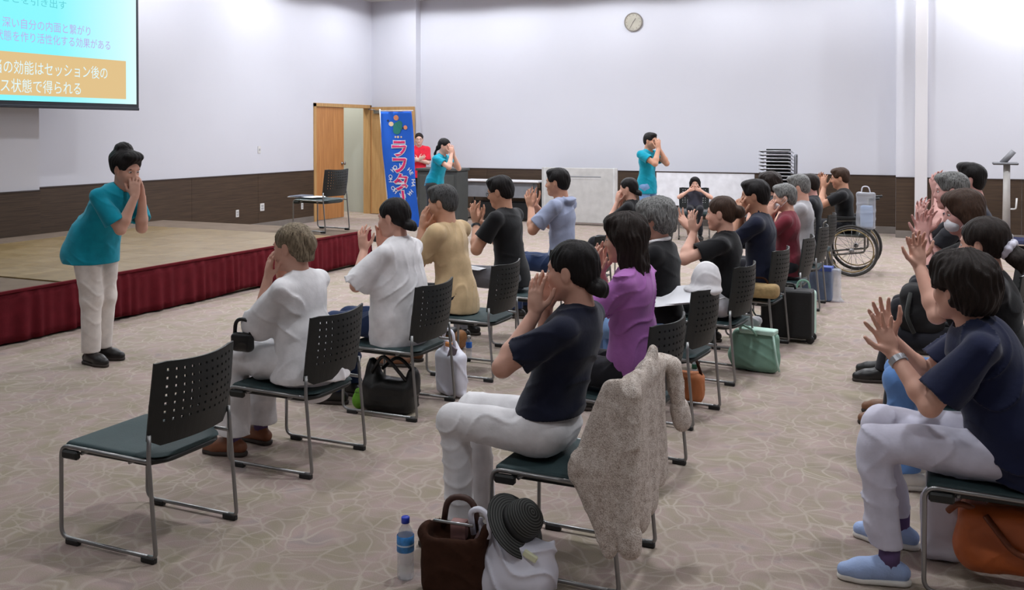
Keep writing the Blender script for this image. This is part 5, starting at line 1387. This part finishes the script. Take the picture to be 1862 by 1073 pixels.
# black handbag with a green purse, behind the white dress
b_ = item('black_handbag', 'large soft black handbag on the floor under the white blouse', 'bag', (-3.10, 5.06, 0), 6)
sd = SDF(); sd.u(rbox((0, 0, 0.10), (0.17, 0.09, 0.105), 0.06), 0.03); sd.u(ell((0.15, 0, 0.20), (0.05, 0.06, 0.09)), 0.04); sd.u(ell((-0.12, 0, 0.20), (0.06, 0.06, 0.12)), 0.05); sd.disp = folds(0.012, 14, 9); sd.dmax = 0.014; sd.cut(plane((0, 0, 0.002), (0, 0, -1)))
sdf_obj('bag_body', sd, (-.26, -.16, -.01), (.27, .16, .38), 0.008, LEATH_BLK, b_)
tube('bag_handle', round_path([(-0.10, -0.05, 0.24), (-0.02, -0.07, 0.36), (0.05, -0.07, 0.30), (0.13, -0.05, 0.20)], 0.06), 0.011, LEATH_BLK, b_)
tube('bag_handle', round_path([(-0.08, 0.05, 0.24), (0.02, 0.06, 0.33), (0.15, 0.05, 0.22)], 0.06), 0.011, LEATH_BLK, b_)
o = item('green_purse', 'small lime green pouch beside the black handbag', 'pouch', (-3.30, 5.02, 0), 0)
sd = SDF(); sd.u(ell((0, 0, 0.055), (0.045, 0.04, 0.055)), 0.01); sd.u(ell((0, 0, 0.11), (0.030, 0.025, 0.02)), 0.02); sd.disp = folds(0.005, 30, 2); sd.dmax = 0.008
sdf_obj('pouch_body', sd, (-.07, -.07, -.02), (.07, .07, .15), 0.006, mat('lime', rgb(112, 176, 44), 0.6), o)
tube('drawstring', [(0.026 * math.cos(k * PI / 5), 0.022 * math.sin(k * PI / 5), 0.105) for k in range(10)], 0.004, mat('lime_dark', rgb(78, 124, 40), 0.6), o, 6, True)
# white carrier bag
b_ = item('carrier_bag', 'white plastic carrier bag standing behind the white blouse', 'bag', (-2.93, 5.52, 0), -20)
sd = SDF(); sd.u(rbox((0, 0, 0.14), (0.125, 0.05, 0.14), 0.04), 0.02); sd.u(cone((-0.08, 0, 0.26), (-0.05, 0, 0.34), 0.040, 0.022), 0.04); sd.u(cone((0.06, 0, 0.26), (0.03, 0, 0.34), 0.040, 0.020), 0.04); sd.u(cone((0.10, 0, 0.03), (0.15, -0.01, 0.012), 0.03, 0.010), 0.02)
sd.disp = folds(0.012, 16, 4, (1, 0, .3)); sd.dmax = 0.014; sd.cut(plane((0, 0, 0.002), (0, 0, -1)))
sdf_obj('bag_body', sd, (-.19, -.12, -.01), (.2, .12, .40), 0.007, PLASTIC, b_)
tube('bag_handle', round_path([(-0.07, -0.02, 0.32), (-0.03, -0.02, 0.43), (0.04, -0.02, 0.42), (0.055, -0.02, 0.32)], 0.05), 0.010, PLASTIC, b_)
box('snack_packet', -0.03, 0.05, -0.03, -0.01, 0.315, 0.345, mat('packet_orange', rgb(226, 148, 84), 0.6), b_, 0.006); box('magazine', -0.10, -0.04, -0.045, -0.03, 0.24, 0.33, mat('magazine_grey', rgb(120, 108, 118), 0.5), b_, 0.003, rot=(0, R(24), 0))
# brown pouch under the beige shirt
o = item('brown_pouch', 'brown leather bag with dark flap on the floor by the beige shirt', 'bag', (-3.58, 6.70, 0), 0)
sd = SDF(); sd.u(rbox((0, 0, 0.075), (0.14, 0.08, 0.075), 0.05), 0.02); sd.disp = folds(0.006, 20, 2); sd.dmax = 0.008
bb_ = sdf_obj('bag_body', sd, (-.19, -.14, -.01), (.19, .14, .2), 0.008, mat('tan_leather', rgb(132, 88, 48), 0.5), o)
box('flap', -0.11, 0.09, -0.10, 0.06, 0.125, 0.165, LEATH_BLK, o, 0.02, 2)
# black handbag at the hip of the white dress
o = item('shoulder_bag', 'small black handbag with loop handle on the lap of the white dress', 'bag', (-3.29, 3.94, 0.575), 0)
sd = SDF(); sd.u(rbox((0, 0, 0.05), (0.065, 0.03, 0.05), 0.025), 0.01); sd.disp = folds(0.004, 25, 3); sd.dmax = 0.006
sdf_obj('bag_body', sd, (-.1, -.07, -.02), (.1, .07, .13), 0.006, LEATH_BLK, o)
tube('bag_handle', round_path([(-0.05, 0, 0.08), (-0.042, 0, 0.165), (0.045, 0, 0.165), (0.052, 0, 0.08)], 0.04), 0.010, LEATH_BLK, o)
# hat and papers on the chair back
o = item('sun_hat', 'white cloth hat hung on a chair back over papers', 'hat', (-1.33, 5.67, 0.775), 20)
sd = SDF(); sd.u(ell((0.01, 0, 0.055), (0.090, 0.085, 0.105)), 0.02); sd.u(ell((-0.01, 0, -0.01), (0.115, 0.105, 0.035)), 0.03); sd.disp = folds(0.007, 18, 3); sd.dmax = 0.01
sdf_obj('hat_crown', sd, (-.2, -.16, -.07), (.2, .16, .15), 0.0075, WHITEC, o)
box('hat_label', -0.012, 0.012, -0.104, -0.100, -0.012, 0.004, PALEG, o, 0.002)
o = item('paper_sheets', 'white sheets of paper lying under the white hat', 'papers', (-1.47, 5.58, 0.735), 8)
for i, (a, zz) in enumerate(((0, 0), (9, 0.004), (-6, 0.008))): box('sheet', -0.13, 0.10, -0.10, 0.09, zz, zz + 0.002, PAPER, o, rot=(R(24), R(-8), R(a)))
# things under and on the second row chairs
o = item('orange_bag', 'brown and orange shoulder bag under the chair with the hat', 'bag', (-1.52, 5.98, 0.10), 0)
sd = SDF(); sd.u(rbox((0, 0, 0.10), (0.12, 0.07, 0.10), 0.05), 0.02); sd.disp = folds(0.008, 18, 8); sd.dmax = 0.01
sdf_obj('bag_body', sd, (-.17, -.12, -.02), (.17, .12, .25), 0.008, mat('orange_cloth', rgb(186, 112, 66), 0.7, bmp=0.3), o); o.location.z = 0.0
tube('bag_strap', round_path([(-0.1, 0, 0.18), (-0.05, 0.0, 0.30), (0.06, 0, 0.30), (0.1, 0, 0.18)], 0.05), 0.010, BROWNF, o)
o = item('white_pouch', 'crumpled white cloth bag on a chair seat behind the pinned-up hair', 'bag', (-1.44, 6.62, 0.425), 0)
sd = SDF(); sd.u(ell((0, 0, 0.075), (0.085, 0.10, 0.075)), 0.02); sd.u(cone((0.02, -.03, 0.10), (0.0, -0.06, 0.17), 0.05, 0.02), 0.04); sd.disp = folds(0.016, 20, 6); sd.dmax = 0.014; sd.cut(plane((0, 0, 0.002), (0, 0, -1)))
sdf_obj('bag_body', sd, (-.15, -.2, -.01), (.15, .2, .25), 0.008, PALEG, o); tube('drawstring', [(-0.03, -0.05, 0.16), (0.0, -0.09, 0.14), (0.04, -0.06, 0.15)], 0.005, WHITEC, o, 6)
b_ = item('mint_tote', 'mint green tote bag with pale trim on the aisle floor', 'bag', (-1.27, 6.98, 0), -8)
sd = SDF(); sd.u(rbox((0, 0, 0.145), (0.170, 0.06, 0.150), 0.055), 0.02); sd.u(ell((-0.02, 0, 0.10), (0.185, 0.085, 0.105)), 0.04); sd.disp = folds(0.012, 13, 7); sd.dmax = 0.012; sd.cut(plane((0, 0, 0.002), (0, 0, -1)))
sdf_obj('bag_body', sd, (-.23, -.12, -.01), (.23, .12, .34), 0.009, MINT, b_); box('top_band', -0.10, 0.150, -0.066, 0.045, 0.268, 0.305, MINTL, b_, 0.017, 3)
tube('bag_handle', round_path([(-0.10, -0.05, 0.29), (-0.08, -0.07, 0.33), (0.00, -0.085, 0.31), (0.03, -0.07, 0.26)], 0.05), 0.008, MINT, b_); tube('bag_handle', round_path([(0.14, -0.055, 0.28), (0.17, -0.075, 0.12), (0.19, -0.07, 0.03)], 0.05), 0.008, MINTL, b_)
o = item('grey_umbrella_bag', 'crumpled pale grey bag above the mint green tote', 'bag', (-1.36, 7.12, 0), 0)
sd = SDF(); sd.u(cone((0, 0, 0.05), (-0.03, 0, 0.40), 0.06, 0.045), 0.02); sd.u(ell((0.06, 0, 0.33), (0.06, 0.04, 0.05)), 0.03); sd.disp = folds(0.020, 20, 7); sd.dmax = 0.012; sd.cut(plane((0, 0, 0.002), (0, 0, -1)))
sdf_obj('bag_body', sd, (-.14, -.12, -.02), (.16, .12, .48), 0.009, PALEG, o); tube('bag_strap', [(-0.05, -0.02, 0.42), (0.02, -0.05, 0.46), (0.07, -0.03, 0.37)], 0.006, CHARC, o, 6)
o = item('black_case', 'tall black wheeled case standing in the aisle', 'case', (-1.22, 8.10, 0), 0)
box('case_body', -0.20, 0.20, -0.10, 0.10, 0.035, 0.42, mat('case_black', rgb(22, 22, 23), 0.7, bmp=0.3), o, 0.03, 3); tube('case_handle', round_path([(-0.06, 0, 0.42), (-0.05, 0, 0.46), (0.05, 0, 0.46), (0.06, 0, 0.42)], 0.02), 0.009, BLACKP, o); box('zip_line', -0.202, 0.202, -0.02, -0.014, 0.05, 0.40, CHARC, o, 0.002)
for y in (-0.07, 0.07): lathe('case_wheel', [(0, -.012), (.03, -.012), (.034, 0), (.03, .012), (0, .012)], BLACKP, o, 14, (0.185, y, 0.034), (R(90), 0, 0))
o = item('mint_bag', 'pale mint bag standing behind the black wheeled case', 'bag', (-1.13, 8.34, 0), 0)
sd = SDF(); sd.u(rbox((0, 0, 0.19), (0.10, 0.09, 0.19), 0.03), 0.02); sd.disp = folds(0.006, 14, 7); sd.dmax = 0.012; sdf_obj('bag_body', sd, (-.15, -.14, -.01), (.15, .14, .42), 0.011, MINTL, o); tube('bag_handle', round_path([(-0.06, 0, 0.36), (-0.04, 0, 0.46), (0.04, 0, 0.46), (0.06, 0, 0.36)], 0.04), 0.008, MINT, o)
o = item('straw_cushion', 'straw-coloured woven bag on the chair of the navy shirt', 'bag', (-1.35, 7.50, 0.432), 0)
sd = SDF(); sd.u(rbox((0, 0, 0.055), (0.16, 0.06, 0.055), 0.04), 0.02); sdf_obj('bag_body', sd, (-.2, -.1, -.01), (.2, .1, .13), 0.009, mat('woven_straw', rgb(164, 138, 96), 0.85, 0, 0.2, 30, 0.6, 80), o); tube('bag_handle', round_path([(-0.08, 0, 0.09), (-0.06, 0, 0.15), (0.06, 0, 0.15), (0.08, 0, 0.09)], 0.03), 0.008, BROWNF, o)
o = item('blue_bag', 'blue-grey shopping bag in clear plastic on the aisle floor', 'bag', (-1.22, 10.15, 0), -4)
sd = SDF(); sd.u(rbox((-0.03, 0, 0.17), (0.155, 0.07, 0.17), 0.02), 0.02); sd.disp = folds(0.005, 14, 7); sd.dmax = 0.012; sdf_obj('bag_body', sd, (-.22, -.12, -.01), (.18, .12, .36), 0.011, BLUEB, o); box('top_band', -0.186, 0.127, -0.072, 0.072, 0.30, 0.345, BLUET, o, 0.01, 2)
sd = SDF(); sd.u(rbox((0.16, 0, 0.165), (0.045, 0.06, 0.165), 0.02), 0.02); sd.u(cone((0.18, -0.02, 0.03), (0.24, -0.03, 0.012), 0.03, 0.01), 0.02); sd.disp = folds(0.006, 20, 2); sd.dmax = 0.012; sdf_obj('plastic_wrap', sd, (0.08, -.12, -.01), (.28, .12, .36), 0.011, CLEAR, o)
o = item('wheelchair_bag', 'clear plastic bag hanging from the wheelchair push handle', 'bag', (-0.93, 12.0, 0.55), 0)
sd = SDF(); sd.u(rbox((0, 0, 0.22), (0.11, 0.05, 0.22), 0.03), 0.02); sd.disp = folds(0.012, 14, 2); sd.dmax = 0.014; sdf_obj('bag_body', sd, (-.16, -.1, -.03), (.16, .1, .48), 0.011, CLEAR, o)
sd = SDF(); sd.u(rbox((0.01, 0, 0.15), (0.07, 0.03, 0.13), 0.02), 0.02); sdf_obj('bag_contents', sd, (-.1, -.07, 0), (.1, .07, .3), 0.012, mat('contents_blue', rgb(160, 186, 222), 0.6), o); tube('bag_handle', round_path([(-0.05, 0, 0.42), (-0.04, 0, 0.50), (0.03, 0, 0.50), (0.05, 0, 0.42)], 0.03), 0.007, PLASTIC, o)
# right foreground: orange leather bag and white bag under the chair
b_ = item('leather_bag', 'orange-brown leather handbag under the chair at right', 'bag', (0.24, 4.10, 0), 2)
sd = SDF(); sd.u(rbox((0, 0, 0.14), (0.22, 0.09, 0.125), 0.055), 0.02); sd.u(ell((-0.15, -0.03, 0.10), (0.09, 0.08, 0.09)), 0.03); sd.disp = folds(0.008, 13, 6); sd.dmax = 0.01
sdf_obj('bag_body', sd, (-.29, -.15, -.01), (.28, .15, .32), 0.0075, ORLEATH, b_); b_.location.z = 0.03
DKOR = mat('dark_orange_leather', rgb(120, 62, 34), 0.45, 0, 0.1, 12, 0.2, 60)
tube('bag_strap', round_path([(-0.13, -0.09, 0.24), (-0.04, -0.115, 0.13), (0.06, -0.105, 0.09)], 0.03), 0.012, DKOR, b_); tube('bag_strap', round_path([(-0.15, -0.05, 0.24), (-0.22, -0.07, 0.27), (-0.255, -0.05, 0.225)], 0.03), 0.012, DKOR, b_)
box('zip_edge', -0.12, 0.20, -0.03, 0.03, 0.258, 0.272, DKOR, b_, 0.006); lathe('buckle', [(.014, 0), (.02, 0), (.02, .005), (.014, .005)], STEEL, b_, 14, (0.10, -0.098, 0.10), (R(90), 0, 0))
o = item('white_shopper', 'white plastic bag tucked beside the orange leather handbag', 'bag', (-0.03, 4.20, 0), 0)
sd = SDF(); sd.u(rbox((0, 0, 0.15), (0.085, 0.06, 0.15), 0.05), 0.03); sd.disp = folds(0.010, 14, 3, (1, .2, .1)); sd.dmax = 0.012; sd.cut(plane((0, 0, 0.002), (0, 0, -1)))
sdf_obj('bag_body', sd, (-.13, -.11, -.01), (.13, .11, .34), 0.008, PLASTIC, o); tube('bag_handle', round_path([(-0.04, 0, 0.27), (-0.02, 0, 0.345), (0.03, 0, 0.345), (0.05, 0, 0.27)], 0.03), 0.008, PLASTIC, o)
o = item('backpack', 'black bag held upright on the lap of the masked woman', 'bag', (-0.16, 6.05, 0.56), 0)
sd = SDF(); sd.u(rbox((0, 0, 0.12), (0.12, 0.11, 0.14), 0.06), 0.03); sd.u(ell((-0.05, -0.08, 0.08), (0.09, 0.05, 0.07)), 0.02); sd.disp = folds(0.008, 14, 6); sd.dmax = 0.012
sdf_obj('bag_body', sd, (-.18, -.17, -.05), (.18, .17, .3), 0.009, mat('pack_black', rgb(26, 25, 27), 0.8, bmp=0.3), o); tube('bag_strap', round_path([(-0.06, -0.1, 0.22), (-0.08, -0.16, 0.10), (-0.04, -0.13, 0.0)], 0.04), 0.012, CHARC, o)
# papers on the stage chair, on a lap
o = item('paper_sheets', 'papers lying on the chair that stands on the stage', 'papers', (-7.40, 10.20, STZ + 0.425), 0)
for i, (x, a) in enumerate(((-0.06, 4), (0.04, -8), (-0.16, 12))): box('sheet', x - 0.11, x + 0.11, -0.15, 0.15, i * 0.004, i * 0.004 + 0.003, PAPER if i else mat('paper_lilac', rgb(176, 176, 206), 0.8), o, rot=(0, 0, R(a)))
box('booklet', -0.24, -0.05, -0.17, 0.1, 0.012, 0.022, mat('booklet_dark', rgb(72, 76, 92), 0.6), o, 0.002)
o = item('paper_sheet', 'white paper on the lap of the man in black polo', 'papers', (-3.52, 6.98, 0.595), 0)
box('sheet', -0.10, 0.09, -0.08, 0.06, 0.0, 0.003, PAPER, o, rot=(0, R(4), R(10))); box('sheet', -0.09, 0.10, -0.07, 0.07, 0.004, 0.006, PAPER, o, rot=(0, R(4), R(-5)))
# ---------------------------------------------------------------- knitted cardigan over the chair back
def knit_mat():
    m, nt, b = new_mat('speckled_knit'); v = coords(nt, 'Object')
    f = noise(nt, v, 230, 3, 0.6); g = noise(nt, v, 40, 3, 0.6)
    rp = ramp(nt, [(0.30, rgb(128, 114, 102)), (0.42, rgb(186, 170, 158)), (0.54, rgb(222, 210, 200)), (0.68, rgb(244, 237, 231))])
    mx = nt.nodes.new('ShaderNodeMix'); mx.inputs[0].default_value = 0.35; nt.links.new(f, mx.inputs[2]); nt.links.new(g, mx.inputs[3]); nt.links.new(mx.outputs[0], rp.inputs[0])
    nt.links.new(rp.outputs[0], b.inputs['Base Color']); b.inputs['Roughness'].default_value = 0.95; b.inputs['Specular IOR Level'].default_value = 0.1
    bump(nt, b, f, 0.9, 0.006); return m
KNIT = knit_mat()
cg = item('cardigan', 'speckled beige knitted cardigan draped over a chair back', 'cardigan', (-1.36, 3.60, 0), 180)
# chair frame: +x forward, back of the chair near x = -0.27, +y towards the camera
sd = SDF()
yv = (0, 1, 0); xv = (1, 0, 0)
T_ = lambda a, b, ra, rb, u=xv, k=2.6: sd.u(fcone(a, b, ra, rb, u, k), 0.035)
for y0, z0, y1, z1, r0, r1 in ((-0.10, 0.75, -0.07, 0.38, 0.075, 0.070), (0.05, 0.76, 0.05, 0.32, 0.08, 0.075), (0.17, 0.75, 0.17, 0.30, 0.075, 0.075)):
    T_((-0.305, y0, z0), (-0.328, y1, z1), r0, r1)                       # back panel hanging behind the chair
T_((-0.29, -0.20, 0.775), (-0.29, 0.21, 0.77), 0.044, 0.044, (0, 0, 1), 1.3)
T_((-0.24, 0.235, 0.75), (-0.165, 0.285, 0.47), 0.050, 0.078, yv, 2.6); T_((-0.165, 0.285, 0.47), (-0.235, 0.285, 0.19), 0.078, 0.034, yv, 2.6)   # front panel on the near side
T_((-0.31, 0.245, 0.74), (-0.315, 0.28, 0.24), 0.040, 0.042, yv, 1.2)                                                                        # near sleeve
T_((-0.345, -0.20, 0.75), (-0.375, -0.21, 0.57), 0.044, 0.038, xv, 1.2)                                                                     # far sleeve
sd.u(fcone((-0.30, -0.03, 0.79), (-0.305, -0.05, 0.84), 0.050, 0.032, xv, 1.4), 0.03)                                                        # collar
T_((-0.25, 0.262, 0.55), (-0.262, 0.272, 0.27), 0.052, 0.046, yv, 2.2)
sd.disp = folds(0.011, 20, 5, (0.5, 0.9, 0.1)); sd.dmax = 0.016
sdf_obj('cardigan_body', sd, (-.50, -.36, -.0), (.06, .42, .94), 0.0065, KNIT, cg)
sd = SDF()
for a, b in (((-0.368, -0.208, 0.59), (-0.378, -0.211, 0.545)),): sd.u(fcone(a, b, 0.046, 0.046, xv, 1.2), 0.01)
sdf_obj('cuff', sd, (-.46, -.29, .46), (-.29, -.13, .66), 0.007, KNIT, cg)
sd = SDF(); sd.u(fcone((-0.315, 0.279, 0.26), (-0.316, 0.282, 0.215), 0.045, 0.044, yv, 1.2), 0.01); sdf_obj('cuff', sd, (-.40, .20, .14), (-.23, .36, .34), 0.007, KNIT, cg)
